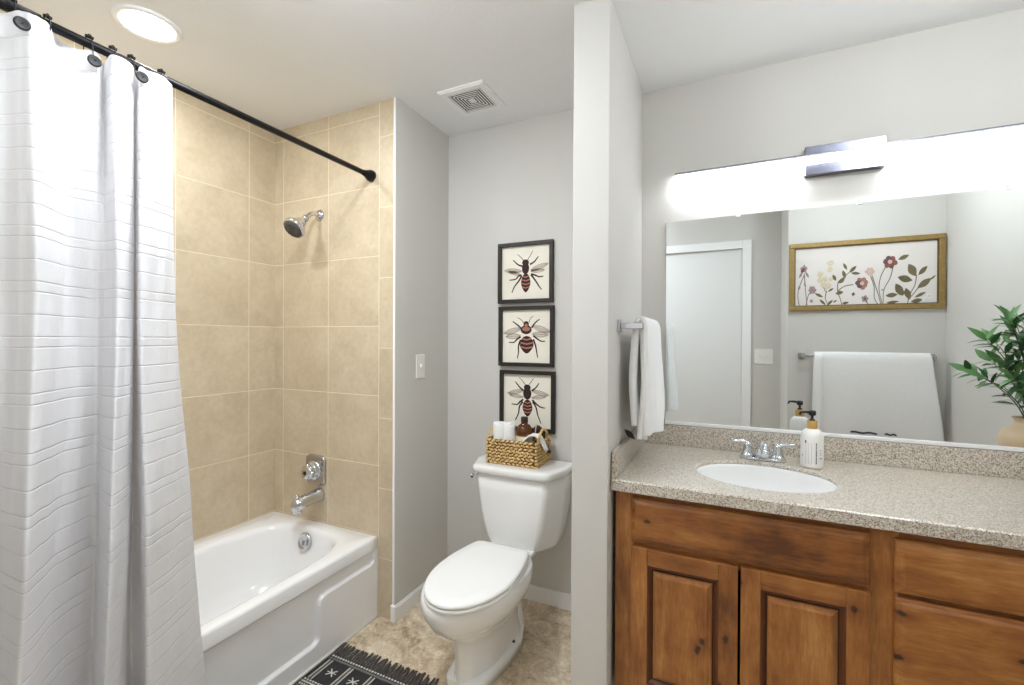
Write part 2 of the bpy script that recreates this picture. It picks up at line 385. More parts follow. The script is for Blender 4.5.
for ins, z, n, far in ((-.006, TZ, 4.2, 0), (.002, TZ-.001, 4.2, 0), (.009, TZ-.004, 4.2, 0), (.015, TZ-.009, 4.2, 0), (.02, TZ-.016, 4.2, 0), (.025, TZ-.03, 4.2, .002), (.034, TZ-.08, 4.2, .012), (.048, TZ-.15, 4.0, .03), (.062, TZ-.22, 4.0, .05), (.085, TZ-.27, 3.8, .08), (.12, TZ-.298, 3.4, .12), (.17, TZ-.308, 3.0, .17), (.25, TZ-.312, 2.6, .4)):
    rs.append(suprect(ix0+ins, ix1-ins, iy0+ins+far*2.2, iy1-ins-far*.35, z, n))
rings(b, rs, False); bm_f = b.faces.new([b.verts[-NN+i] for i in range(NN)] if False else [v for v in list(b.verts)[-NN:]])
obj('basin', b, MT['tub'], tub, recalc=False)
# apron with a stepped recess
def sd_poly(px, py, P):
    d = 1e9; inside = False; n = len(P)
    for i in range(n):
        ax, ay = P[i]; bx, by = P[(i+1) % n]
        ex, ey = bx-ax, by-ay; t = max(0, min(1, ((px-ax)*ex+(py-ay)*ey)/(ex*ex+ey*ey)))
        d = min(d, math.hypot(px-ax-ex*t, py-ay-ey*t))
        if (ay > py) != (by > py) and px < (bx-ax)*(py-ay)/(by-ay)+ax: inside = not inside
    return -d if inside else d
RP = [(1.612, .316), (1.612, .272), (1.604, .261), (1.59, .257), (1.345, .257), (1.322, .253), (1.309, .243), (1.303, .225), (1.303, .105), (1.299, .088), (1.288, .079), (1.27, .076),
      (.49, .076), (.468, .082), (.457, .105), (.457, .225), (.45, .243), (.437, .253), (.415, .257), (.17, .257), (.152, .265), (.148, .28), (.148, .316)]
b = BM(); ny, nz = 300, 90; g = []
for j in range(nz+1):
    z = (TZ-.05)*j/nz; row = []
    for i in range(ny+1):
        y = T0+(T1-T0)*i/ny; d = sd_poly(y, z, RP); t = max(0, min(1, (-d)/.006+.3)); t = t*t*(3-2*t)
        row.append(b.verts.new((TX1-.001-.016*t, y, z)))
    g.append(row)
for j in range(nz):
    for i in range(ny):
        f = b.faces.new((g[j][i], g[j][i+1], g[j+1][i+1], g[j+1][i])); f.smooth = True
obj('apron', b, MT['tub'], tub)
b = BM(); ax = Vector((0, -1, .22)).normalized()
lathe(b, [(.041, -.006), (.041, .004), (.038, .008), (.032, .009), (.030, .006), (.014, .007), (.0, .009)], (-1.822, 1.530, .324), ax, 32)
box(b, -1.825, -1.819, 1.512, 1.526, .310, .334, .002, 2)
obj('overflow_plate', b, MT['chrome'], tub, smooth=True)
b = BM(); tube(b, [(TX1+.002, T0, .003), (TX1+.002, T1, .003)], .005, 8); obj('caulk_bead', b, MT['caulk'], tub)

# ------------------------------------------------------------------ shower fittings
sh = thing('wall_shower', 'chrome shower head on a bent arm high on the tan tile', 'shower head', (-1.85, YF, 1.925))
b = BM(); lathe(b, [(.0, .016), (.012, .016), (.02, .012), (.028, .004), (.03, 0)], (-1.85, YF, 1.925), (0, -1, 0)); obj('wall_flange', b, MT['chrome'], sh, smooth=True)
b = BM(); arm = spline([(-1.85, YF, 1.925), (-1.85, YF-.03, 1.926), (-1.85, YF-.055, 1.918), (-1.85, YF-.08, 1.894)], 14); tube(b, arm, .0105, 12); obj('arm', b, MT['chrome'], sh)
ax = Vector((0, -.72, -.69)).normalized(); p0 = Vector(arm[-1])
b = BM(); lathe(b, [(.013, -.004), (.016, .002), (.016, .016), (.012, .02)], p0, ax, 16); obj('swivel_nut', b, MT['nickel'], sh, smooth=True)
b = BM(); lathe(b, [(.012, .018), (.018, .026), (.026, .04), (.037, .064), (.048, .082), (.053, .09), (.053, .1), (.05, .104)], p0, ax, 32, caps=True); hd = obj('head', b, MT['chrome'], sh, smooth=True)
b = BM(); lathe(b, [(.046, .104), (.046, .1075), (.034, .107), (.033, .1095), (.02, .1095), (.019, .107), (.0, .108)], p0, ax, 32)
q = Vector((0, 0, 1)).rotation_difference(ax).to_matrix()
for rr_, k in ((.040, 16), (.026, 10), (.010, 4)):
    for i in range(k):
        a = 2*pi*i/k; lathe(b, [(.0026, .106), (.0022, .112)], p0+q @ Vector((rr_*cos(a), rr_*sin(a), 0)), ax, 6)
obj('spray_face', b, MT['rubber'], hd)

va = thing('shower_valve', 'chrome single-knob valve plate above the tub spout', 'shower valve', (-1.87, YF, .637))
b = BM(); pts = [Vector((-1.87+p.x, YF, .637+p.y)) for p in sup(.07, .076, 5, N=48)]
r2 = [Vector((-1.87+(p.x+1.87)*.98, YF-.006, .637+(p.z-.637)*.98)) for p in pts]; r3 = [Vector((-1.87+(p.x+1.87)*.86, YF-.012, .637+(p.z-.637)*.86)) for p in pts]
rings(b, [pts, r2, r3]); obj('escutcheon', b, MT['nickel'], va)
b = BM(); lathe(b, [(.05, .011), (.048, .02), (.04, .025), (.03, .028), (.028, .036), (.034, .042), (.036, .056), (.03, .066), (.014, .07), (0, .07)], (-1.87, YF, .637), (0, -1, 0), 32)
for i in range(8):
    a = 2*pi*i/8; lathe(b, [(.008, .038), (.009, .046), (.008, .06), (.0, .062)], (-1.87+.031*cos(a), YF, .637+.031*sin(a)), (0, -1, 0), 8)
kn = obj('knob', b, MT['chrome'], va, smooth=True)
b = BM(); lathe(b, [(.011, .069), (.010, .073), (0, .0735)], (-1.87, YF, .637), (0, -1, 0), 16); obj('button_cap', b, MT['blackp'], kn)

sp = thing('tub_spout', 'chrome tub spout jutting from tile over the bathtub end', 'spout', (-1.845, YF, .515))
b = BM(); prof = []
for t, r_, dz in ((0, .036, 0), (.012, .035, 0), (.02, .031, 0), (.06, .030, -.001), (.1, .030, -.003), (.125, .030, -.006), (.145, .027, -.011), (.155, .018, -.015), (.159, .005, -.017)):
    prof.append([Vector((-1.845+r_*cos(2*pi*i/24), YF-t, .515+dz+r_*1.0*sin(2*pi*i/24)*(1 if sin(2*pi*i/24) > 0 else 1+.25*t/.15))) for i in range(24)])
rings(b, prof); lathe(b, [(.019, 0), (.021, .014), (.0205, .026)], (-1.845, YF-.132, .49), (0, 0, -1), 16); obj('spout_body', b, MT['chrome'], sp)
b = BM(); lathe(b, [(.004, 0), (.004, .012), (.008, .014), (.008, .02), (.0, .022)], (-1.845, YF-.135, .530), (0, 0, 1), 12); obj('diverter_pull', b, MT['chrome'], sp)

# ------------------------------------------------------------------ curtain rod, hooks and curtain
RX, RZ = -1.509, 2.071
rod = thing('shower_curtain_rod', 'black curtain rod running from tile wall toward the upper left', 'curtain rod', (RX, .9, RZ))
b = BM(); tube(b, [(RX, .117, RZ), (RX, 1.63, RZ)], .0115, 16); obj('rod', b, MT['black'], rod)
b = BM(); tube(b, [(RX, .117, RZ), (RX, .5, RZ)], .0145, 16); obj('outer_tube', b, MT['black'], rod)
for y, s in ((YF-.0005, -1), (.1155, 1)):
    b = BM(); lathe(b, [(.027, 0), (.027, .012), (.023, .022), (.014, .045), (.0125, .06)], (RX, y, RZ), (0, s, 0), 24); obj('end_flange', b, MT['black'], rod, smooth=True)
# curtain: plan curves at four heights
TOPC = [(-1.5, .345), (-1.515, .43), (-1.47, .452), (-1.447, .468), (-1.475, .5), (-1.535, .541), (-1.52, .572), (-1.487, .597), (-1.54, .636), (-1.50, .628), (-1.462, .624), (-1.467, .655), (-1.485, .682), (-1.552, .712), (-1.505, .698), (-1.46, .688), (-1.468, .73), (-1.49, .78)]
MIDC = [(-1.5, .344), (-1.5, .43), (-1.46, .452), (-1.425, .468), (-1.46, .505), (-1.5, .545), (-1.52, .585), (-1.53, .619), (-1.50, .623), (-1.47, .626), (-1.445, .628), (-1.46, .655), (-1.485, .682), (-1.545, .71), (-1.49, .69), (-1.44, .676), (-1.466, .735), (-1.5, .794)]
LOWC = [(-1.43, .327), (-1.44, .40), (-1.39, .413), (-1.35, .424), (-1.38, .462), (-1.42, .501), (-1.435, .545), (-1.44, .579), (-1.41, .576), (-1.38, .571), (-1.355, .575), (-1.37, .602), (-1.395, .63), (-1.462, .668), (-1.41, .66), (-1.37, .658), (-1.40, .725), (-1.44, .806)]
BOTC = [(-1.42, .324), (-1.43, .39), (-1.37, .394), (-1.33, .403), (-1.362, .448), (-1.40, .492), (-1.42, .535), (-1.43, .568), (-1.40, .561), (-1.37, .552), (-1.34, .555), (-1.357, .584), (-1.382, .613), (-1.456, .661), (-1.40, .657), (-1.36, .658), (-1.39, .735), (-1.43, .826)]
def push(c, f): return [(x*k, y*k) for (x, y), k in zip(c, f)]
FK = [1, 1.005, .99, .975, .99, 1, 1.012, 1.022, 1.005, .985, .97, .985, 1, 1.015, 1, .975, .985, 1]
LOWC, BOTC = push(LOWC, FK), push(BOTC, FK)
BOTC = [(x*min(1, 1.45/abs(x)), y*min(1, 1.45/abs(x))) for x, y in BOTC]
FLRC = [(x+.02, y+(y-.6)*.10) for x, y in BOTC]
ZTOP = [(.3, 2.05), (.436, 2.05), (.452, 2.052), (.468, 2.046), (.5, 2.06), (.541, 2.064), (.568, 2.05), (.597, 2.046), (.641, 2.05), (.678, 2.055), (.7, 2.046), (.729, 2.058), (.76, 2.06), (.785, 2.052)]
def lerp_z(y):
    for (a, za), (c, zc) in zip(ZTOP, ZTOP[1:]):
        if a <= y <= c: return za+(zc-za)*(y-a)/(c-a)
    return 2.05
NS, NV = 300, 170
cur = [(2.05, spline(TOPC, NS)), (1.40, spline(MIDC, NS)), (.80, spline(LOWC, NS)), (.45, spline(BOTC, NS)), (.06, spline(FLRC, NS))]
b = BM(); uvl = b.loops.layers.uv.new('UVMap'); grid = []; arc = [0]
for i in range(1, NS): arc.append(arc[-1]+math.dist(cur[2][1][i], cur[2][1][i-1]))
rnd = random.Random(3); ph = [rnd.random()*6.28 for _ in range(6)]
for i in range(NS):
    col = []; zt = lerp_z(cur[0][1][i][1])
    for j in range(NV):
        t = j/(NV-1); z = zt+(.06-zt)*t
        zz = max(.06, min(2.05, z)); k = 0
        while k < 3 and cur[k+1][0] > zz: k += 1
        z0, c0 = cur[k]; z1, c1 = cur[k+1]; u = (z0-zz)/(z0-z1); u = u*u*(3-2*u)*.35+u*.65
        x = c0[i][0]*(1-u)+c1[i][0]*u; y = c0[i][1]*(1-u)+c1[i][1]*u
        a = arc[i]
        x += .0022*sin(a*38+z*5+ph[0])*sin(z*7+ph[1])+.0015*sin(a*71-z*11+ph[2])
        col.append(b.verts.new((x, y, z)))
    grid.append(col)
for i in range(NS-1):
    for j in range(NV-1):
        f = b.faces.new((grid[i][j], grid[i][j+1], grid[i+1][j+1], grid[i+1][j])); f.smooth = True
        for lp, (ii, jj) in zip(f.loops, ((i, j), (i, j+1), (i+1, j+1), (i+1, j))):
            v = grid[ii][jj].co; lp[uvl].uv = (arc[ii], 2.08-v.z)
cu = obj('shower_curtain', b, MT['curtain'], loc=(-1.45, .6, .06))
tag(cu, 'white ribbed shower curtain hanging in deep folds outside the bathtub', 'shower curtain')
# hooks: a button disc in the cloth, a wire over the rod with three rollers
def hook(y, dx, first=None, label=''):
    h = thing('curtain_hook', label, 'curtain hook', (RX, y, RZ), 'black hooks holding the curtain')
    b = BM(); pts = [(RX+dx+.006, y, 2.016), (RX+.03, y, 2.03), (RX+.022, y, RZ), (RX+.014, y, RZ+.018), (RX, y, RZ+.023), (RX-.016, y, RZ+.016), (RX-.022, y, RZ), (RX-.02, y, 2.03)]
    tube(b, spline(pts, 30), .0014, 6); obj('wire', b, MT['black'], h)
    for a in (-.9, 0, .9):
        b = BM(); c = Vector((RX+.019*sin(a), y, RZ+.0185*cos(a))); b2 = [(c.x, y-.005, c.z), (c.x, y+.005, c.z)]; tube(b, b2, .0042, 10); obj('roller', b, MT['black'], h)
    b = BM(); lathe(b, [(.0, .0), (.0145, 0), (.0145, .003), (.011, .0045), (.009, .0035), (0, .0035)], (RX+dx, y, 2.016), Vector((1, -.15, .0)).normalized(), 24); obj('button', b, MT['rubberb'], h)
ords = ['at the left edge of the photo', 'second from the left edge', 'third from the left edge', 'fourth from the left edge', 'nearest the free curtain edge']
hook(.452, .058, label='black curtain hook with round button on the broad leftmost curtain fold')
hook(.592, .034, label='black curtain hook with round button on the middle curtain fold')
hook(.684, .062, label='black curtain hook with round button beside the free right curtain edge')
for y, l in ((.512, 'black roller hook on the rod between left and middle buttons'), (.642, 'black roller hook on the rod just right of the middle button'), (.758, 'last black roller hook on the rod above the free curtain edge')):
    h = thing('curtain_hook', l, 'curtain hook', (RX, y, RZ), 'black hooks holding the curtain')
    b = BM(); pts = [(RX-.01, y, 2.035), (RX+.02, y, 2.05), (RX+.02, y, RZ), (RX+.014, y, RZ+.018), (RX, y, RZ+.023), (RX-.016, y, RZ+.016), (RX-.022, y, RZ), (RX-.02, y, 2.03)]
    tube(b, spline(pts, 30), .0014, 6); obj('wire', b, MT['black'], h)
    for a in (-.9, 0, .9):
        b = BM(); c = Vector((RX+.019*sin(a), y, RZ+.0185*cos(a))); tube(b, [(c.x, y-.005, c.z), (c.x, y+.005, c.z)], .0042, 10); obj('roller', b, MT['black'], h)

# ------------------------------------------------------------------ ceiling fittings, with unseen fill lights added
def lamp(shape, loc, watts, size, parent, kind='AREA'):
    l = bpy.data.lights.new('lamp', kind); l.energy = watts; l.color = (.92, .96, 1)
    if kind == 'AREA': l.shape = shape; l.size = size
    else: l.shadow_soft_size = size
    o = bpy.data.objects.new('lamp', l); C.objects.link(o); o.parent = parent; o.location = Vector(loc)-wloc(parent)
def can(x, y, label, watts):
    t = thing('recessed_light', label, 'ceiling light', (x, y, ZC))
    b = BM(); lathe(b, [(.100, 0), (.100, .004), (.094, .008), (.080, .006), (.079, .001)], (x, y, ZC), (0, 0, -1), 48, caps=False); obj('trim_ring', b, MT['trimw'], t, smooth=True)
    b = BM(); lathe(b, [(.0795, .003), (.076, .006), (.05, .0075), (0, .008)], (x, y, ZC), (0, 0, -1), 48); obj('diffuser', b, MT['candiff'], t, smooth=True)
    lamp('DISK', (x, y, ZC-.012), watts, .15, t)
    return t
can(-1.853, .893, 'lit round recessed ceiling light above the bathtub', CAN_TUB)
can(-1.16, .93, 'added recessed fill light in front of the toilet alcove, unseen above the view', CAN_FILL)  # unseen can added to brighten the wall and floor by the toilet
dm = thing('fill_dome_light', 'added opal fill dome on the ceiling over the open floor, unseen above the view', 'ceiling light', (-.92, .62, ZC))  # unseen dome, added to lift the ceiling and walls
b = BM(); lathe(b, [(.12, 0), (.135, .004), (.135, .02), (.12, .024)], (-.92, .62, ZC), (0, 0, -1), 48, caps=False); obj('fill_dome_base', b, MT['nickel'], dm, smooth=True)
b = BM(); lathe(b, [(.118, .02), (.122, .03), (.122, .07), (.112, .09), (.085, .105), (.04, .113), (.001, .115)], (-.92, .62, ZC), (0, 0, -1), 48, caps=False); obj('fill_dome', b, emit('fill_dome_glow', (239, 247, 255), FILL_DOME), dm, smooth=True)
gl = thing('fill_globe_light', 'added opal fill globe below the ceiling before the vanity, unseen above the view', 'ceiling light', (.72, 1.12, ZC))  # unseen globe added as fill for the ceiling and vanity side
b = BM(); lathe(b, [(.0, .0), (.06, 0), (.06, .01), (.05, .02), (.012, .026), (.012, .075), (.03, .078), (.03, .09)], (.72, 1.12, ZC), (0, 0, -1), 32); obj('fill_globe_mount', b, MT['nickel'], gl, smooth=True)
b = BM(); lathe(b, [(.001, .001)]+[(.09*sin(pi*k/16), .09-.09*cos(pi*k/16)) for k in range(1, 16)]+[(.001, .179)], (.72, 1.12, ZC-.07), (0, 0, -1), 32); obj('fill_globe', b, emit('fill_globe_glow', (244, 250, 255), FILL_GLOBE), gl, smooth=True)
ve = thing('exhaust_vent', 'square white ceiling vent grille of nested slats above the toilet', 'vent', (-1.053, 1.798, ZC))
b = BM(); vx, vy = -1.053, 1.798
def sqring(bm, h0, h1, z0, z1, mi=0):
    for x0, x1, y0, y1 in ((vx-h1, vx+h1, vy-h1, vy-h0), (vx-h1, vx+h1, vy+h0, vy+h1), (vx-h1, vx-h0, vy-h0, vy+h0), (vx+h0, vx+h1, vy-h0, vy+h0)): box(bm, x0, x1, y0, y1, z0, z1, 0, 1, mi)
sqring(b, .083, .116, ZC-.007, ZC); sqring(b, .083, .108, ZC-.0115, ZC-.006); obj('vent_frame', b, MT['trimw'], ve)
b = BM(); box(b, vx-.083, vx+.083, vy-.083, vy+.083, ZC-.002, ZC-.0005); obj('duct_shade_plate', b, MT['duct_shade'], ve)  # thin black plate paints the duct's shade behind the slats
for k in range(6):
    b = BM(); h = .0795-k*.0125; sqring(b, h-.0055, h, ZC-.011, ZC-.0098); obj('slat', b, MT['trimw'], ve)
b = BM(); box(b, vx-.011, vx+.011, vy-.011, vy+.011, ZC-.011, ZC-.003, .002, 1); obj('slat', b, MT['trimw'], ve)

# ------------------------------------------------------------------ light switches
sw = thing('light_switch', 'white single light switch on the wall left of the toilet', 'light switch', (XW, 1.826, 1.168))
b = BM(); box(b, XW, XW+.006, 1.792, 1.86, 1.109, 1.226, .002, 2); obj('cover_plate', b, MT['plastic'], sw)
b = BM(); box(b, XW+.005, XW+.016, 1.8205, 1.8315, 1.162, 1.178, .0015, 1); obj('toggle', b, MT['plastic'], sw)
sw2 = thing('light_switch', 'white double light switch beside the door, seen in the mirror', 'light switch', (.294, YD, 1.177))
b = BM(); box(b, .228, .36, YD, YD+.006, 1.116, 1.237, .002, 2); obj('cover_plate', b, MT['plastic'], sw2)
for x in (.268, .32):
    b = BM(); box(b, x-.006, x+.006, YD+.005, YD+.017, 1.166, 1.184, .0015, 1); obj('toggle', b, MT['plastic'], sw2)

# ------------------------------------------------------------------ toilet
TXC = -.868
to = thing('toilet', 'white two-piece toilet with closed lid and basket on its tank', 'toilet', (TXC, 1.6, 0))
def egg(z, yf, yb, hw, N=64, p=2.0, yc=None):
    """rounded outline: front (small y) long ellipse, back blunter"""
    ym = yf+(yb-yf)*.58 if yc is None else yc; o = []
    for i in range(N):
        t = 2*pi*i/N; c, s = cos(t), sin(t)
        if s < 0: x = hw*c; y = ym+(ym-yf)*s
        else: x = hw*math.copysign(abs(c)**.75, c); y = ym+(yb-ym)*abs(s)**.75
        o.append(Vector((TXC+x, y, z)))
    return o
def rpoly(cs, z, n=7):
    """polygon with rounded corners: cs = (x, y, radius)"""
    o = []; m = len(cs)
    for i in range(m):
        p = Vector(cs[i][:2]); a = (Vector(cs[i-1][:2])-p); c = (Vector(cs[(i+1) % m][:2])-p); r = cs[i][2]
        a.normalize(); c.normalize(); h = math.acos(max(-1, min(1, a.dot(c))))/2; d = r/math.tan(h)
        p0_, p1_ = p+a*d, p+c*d
        for k in range(n):
            t = k/(n-1); q = p0_*(1-t)**2+p*2*t*(1-t)+p1_*t*t; o.append(Vector((q.x, q.y, z)))
    return o
b = BM()
rings(b, [egg(*a) for a in ((0, 1.39, 1.86, .092), (.012, 1.39, 1.86, .092), (.03, 1.393, 1.86, .086), (.06, 1.40, 1.85, .082), (.10, 1.405, 1.83, .080), (.15, 1.402, 1.82, .083), (.19, 1.39, 1.81, .093), (.225, 1.362, 1.80, .113), (.255, 1.32, 1.80, .140), (.285, 1.285, 1.80, .162), (.32, 1.262, 1.80, .176), (.35, 1.25, 1.80, .181), (.375, 1.249, 1.80, .181), (.384, 1.253, 1.80, .177), (.387, 1.262, 1.79, .17))])
# foot flange and trapway bulge on either side
def foot(z, k): return rpoly([(TXC-.07*k, 1.40, .05), (TXC+.07*k, 1.40, .05), (TXC+.104*k, 1.62, .12), (TXC+.104*k, 1.74, .09), (TXC+.06*k, 1.87, .05), (TXC-.06*k, 1.87, .05), (TXC-.104*k, 1.74, .09), (TXC-.104*k, 1.62, .12)], z)
rings(b, [foot(0, 1), foot(.03, 1), foot(.038, .985), foot(.043, .94), foot(.05, .7)])
for s in (-1, 1): tube(b, spline([(TXC+s*.03, 1.55, .2), (TXC+s*.035, 1.66, .22), (TXC+s*.035, 1.75, .19), (TXC+s*.03, 1.80, .1), (TXC+s*.03, 1.81, .03)], 16), .045, 16)
rings(b, [sup(.07, .12, 3, TXC, 1.81, .28), sup(.10, .13, 4, TXC, 1.82, .32), sup(.112, .13, 4, TXC, 1.83, .352), sup(.108, .127, 4, TXC, 1.83, .358)])
obj('bowl', b, MT['porc'], to)
for s in (-1, 1):
    b = BM(); lathe(b, [(.009, -.004), (.009, .006), (.005, .010), (0, .010)], (TXC+s*.083, 1.69, .041), (0, 0, 1), 12); obj('bolt', b, MT['cap'], to)
b = BM()
def seatring(z, ins):
    fx, hw = TXC+.016, .161-ins; yf, ym, yb = 1.245+ins, 1.49, 1.732-ins; o = []
    for i in range(33):
        t = pi+pi*i/32; o.append(Vector((fx+hw*cos(t), ym+(ym-yf)*sin(t), z)))
    hb = .128-ins
    side = spline([(hw, ym), (hw*.975, ym+.08), (hw*.88, ym+.165), (hb, yb-.022), (hb-.012, yb-.006), (hb-.03, yb)], 16)[1:]
    o += [Vector((fx+x, y, z)) for x, y in side]+[Vector((fx-x, y, z)) for x, y in side[::-1]]
    return o
rings(b, [seatring(.388, .004), seatring(.391, 0), seatring(.399, 0), seatring(.402, .004)]); obj('seat', b, MT['seat'], to)
b = BM(); rings(b, [seatring(.4045, .003), seatring(.407, .0), seatring(.413, .0), seatring(.418, .003), seatring(.4205, .010), seatring(.4225, .05)]); obj('lid', b, MT['seat'], to)
for s in (-1, 1):
    b = BM(); box(b, TXC+s*.075-.02, TXC+s*.075+.02, 1.725, 1.755, .385, .405, .006, 3); obj('hinge', b, MT['seat'], to)
b = BM(); TKX = -.868
def tk(z, hf, hb, y0, y1, r=.035): return rpoly([(TKX-hf, y0+.006, r), (TKX, y0-.004, .3), (TKX+hf, y0+.006, r), (TKX+hb, y0+(y1-y0)*.55, .12), (TKX+hb, y1, .012), (TKX-hb, y1, .012), (TKX-hb, y0+(y1-y0)*.55, .12)], z)
TKS = [(.338, .085, .150, 1.87, 2.04), (.342, .102, .166, 1.852, 2.052), (.355, .113, .174, 1.846, 2.056), (.40, .130, .186, 1.838, 2.06), (.45, .143, .196, 1.834, 2.06), (.52, .156, .207, 1.829, 2.06), (.60, .166, .215, 1.825, 2.06), (.684, .173, .222, 1.822, 2.06)]
rings(b, [tk(*a) for a in TKS], smooth=True)
obj('tank', b, MT['porc'], to)
b = BM()
rings(b, [tk(.684, .176, .225, 1.817, 2.062), tk(.688, .187, .234, 1.806, 2.066), tk(.706, .189, .236, 1.804, 2.067), tk(.715, .187, .234, 1.806, 2.066), tk(.7195, .181, .228, 1.812, 2.062), tk(.721, .15, .2, 1.84, 2.04)]); obj('tank_lid', b, MT['porc'], to)
b = BM(); tube(b, [(TXC-.195, 1.90, .655), (TXC-.222, 1.89, .655)], .008, 12); tube(b, [(TXC-.219, 1.905, .655), (TXC-.223, 1.885, .653), (TXC-.219, 1.862, .645)], [.007, .006, .007], 10); obj('flush_lever', b, MT['chrome'], to)

# ------------------------------------------------------------------ seagrass basket and its contents
BX0, BX1, BY0, BY1, BZ = -1.008, -.757, 1.868, 2.036, .7212
bk = thing('wicker_basket', 'woven seagrass basket with arched handles on the toilet tank', 'basket', ((BX0+BX1)/2, (BY0+BY1)/2, BZ))
b = BM(); rowh = .0148; nr = 8
def per_pt(s):
    W, D = BX1-BX0, BY1-BY0; s = s % (2*(W+D))
    if s < W: return Vector((BX0+s, BY0, 0)), Vector((1, 0, 0))
    s -= W
    if s < D: return Vector((BX1, BY0+s, 0)), Vector((0, 1, 0))
    s -= D
    if s < W: return Vector((BX1-s, BY1, 0)), Vector((-1, 0, 0))
    return Vector((BX0, BY1-(s-W), 0)), Vector((0, -1, 0))
ico = bmesh.new(); bmesh.ops.create_icosphere(ico, subdivisions=1, radius=1); iv = [v.co.copy() for v in ico.verts]; iff = [[v.index for v in f.verts] for f in ico.faces]; ico.free()
def blob(bm, c, ax, sc_, tilt):
    z = Vector((0, 0, 1)); n_ = ax.cross(z); a = ax*cos(tilt)+z*sin(tilt); u = n_.cross(a)
    vs_ = [bm.verts.new(c+a*(p.x*sc_[0])+n_*(p.y*sc_[1])+u*(p.z*sc_[2])) for p in iv]
    for f in iff: bm.faces.new([vs_[k] for k in f]).smooth = True
Lp = 2*((BX1-BX0)+(BY1-BY0)); cnt = 36
for r in range(nr):
    for i in range(cnt):
        sp0 = (i+.5*(r % 2))*Lp/cnt
        if min(abs(sp0-c_) for c_ in (0, BX1-BX0, BX1-BX0+BY1-BY0, Lp-(BY1-BY0), Lp)) < .007: continue
        p, ax = per_pt(sp0); rj = random.uniform(.9, 1.15)
        blob(b, p+Vector((0, 0, BZ+.006+r*rowh)), ax, (.0155*rj, .0066, .0062*rj), (.34 if r % 2 else -.34)+random.uniform(-.12, .12))
for r in range(nr):
    for cx_, cy_ in ((BX0, BY0), (BX1, BY0), (BX1, BY1), (BX0, BY1)): blob(b, Vector((cx_, cy_, BZ+.006+r*rowh)), Vector((.7, .7, 0)), (.0085, .0085, .0072), random.uniform(-.3, .3))
obj('woven_wall', b, MT['wick'], bk)
b = BM(); box(b, BX0+.004, BX1-.004, BY0+.004, BY1-.004, BZ+.0005, BZ+.006)
for x0, x1, y0, y1 in ((BX0+.002, BX1-.002, BY0+.001, BY0+.003), (BX0+.002, BX1-.002, BY1-.003, BY1-.001), (BX0+.001, BX0+.003, BY0+.002, BY1-.002), (BX1-.003, BX1-.001, BY0+.002, BY1-.002)): box(b, x0, x1, y0, y1, BZ+.001, BZ+.116)
obj('inner_lining', b, MT['goldd'], bk)
for x in (BX0, BX1):
    b = BM(); pts = spline([(x, BY0+.022, BZ+.118), (x, BY0+.045, BZ+.148), (x, (BY0+BY1)/2, BZ+.165), (x, BY1-.045, BZ+.148), (x, BY1-.022, BZ+.118)], 22)
    for k, (p, q_) in enumerate(zip(pts, pts[1:])):
        a = (Vector(q_)-Vector(p)).normalized(); c = (Vector(p)+Vector(q_))/2
        t = bmesh.new(); bmesh.ops.create_icosphere(t, subdivisions=1, radius=1)
        m = Vector((1, 0, 0)).rotation_difference((a+Vector((.5*(-1)**k, 0, 0))).normalized()).to_matrix().to_4x4(); m.translation = c
        for v in t.verts: v.co = Vector((v.co.x*.0105, v.co.y*.006, v.co.z*.006))
        for f in t.faces: f.smooth = True
        merge(b, t, 0, m)
    obj('handle', b, MT['wick'], bk)
def rolled(x, y, r, z0, h, label):
    b = BM(); prof = []
    n = 40
    for t_, k in ((0, .8), (.006, .97), (.02, 1), (h-.016, 1.0), (h-.005, .97), (h, .86), (h-.003, .5), (h-.006, .1)):
        prof.append([Vector((x+r*k*(1+.06*sin(3*a+x*40))*cos(a), y+r*k*.95*(1+.05*sin(2*a+1))*sin(a), z0+t_+.004*sin(2*a))) for a in (2*pi*i/n for i in range(n))])
    rings(b, prof)
    sp_ = [(x+(r*.2+r*.72*k/40)*cos(k*.42), y+(r*.2+r*.68*k/40)*sin(k*.42), z0+h-.001) for k in range(40)]
    tube(b, sp_, .0035, 6)
    tag(obj('rolled_washcloth', b, MT['terry'], loc=(x, y, z0)), label, 'washcloth', 'white washcloths rolled in the basket')
rolled(-.967, 1.918, .030, BZ+.008, .176, 'white rolled washcloth standing at the far left of the basket')
rolled(-.914, 1.915, .028, BZ+.008, .178, 'white rolled washcloth standing beside the amber bottle')
bt = thing('amber_bottle', 'amber glass bottle with dark cap and cream label in the basket', 'bottle', (-.845, 1.935, BZ+.008))
def L_(prof, z0=BZ+.008, x=-.845, y=1.935): b = BM(); lathe(b, [(r, z0+h) for r, h in prof], (x, y, 0)); return b
obj('glass_body', L_([(.036, 0), (.039, .004), (.039, .140), (.037, .156), (.027, .172), (.016, .179), (.015, .19)]), MT['amber'], bt, smooth=True)
obj('label', L_([(.0393, .02), (.0395, .022), (.0395, .122), (.0393, .124)]), MT['label'], bt, smooth=True)
obj('cap', L_([(.0165, .184), (.017, .186), (.017, .206), (.015, .210), (0, .210)]), MT['cap'], bt, smooth=True)
br = thing('bath_brush', 'dark oval brush with pale strap leaning in the basket corner', 'brush', (-.795, 1.96, BZ+.008))
b = BM(); cx, cy, cz = -.785, 1.985, BZ+.132
mm = Matrix.Translation((cx, cy, cz)) @ Matrix.Rotation(R(-24), 4, 'Y') @ Matrix.Rotation(R(14), 4, 'X')
t = bmesh.new(); rings(t, [sup(.026*k, .011, 2, 0, 0, z) for k, z in ((.3, -.1), (.34, -.05), (.5, -.03), (.9, -.012), (1, .006), (.95, .022), (.7, .038), (.2, .046))]); merge(b, t, 0, mm); obj('brush_body', b, MT['brush'], br)
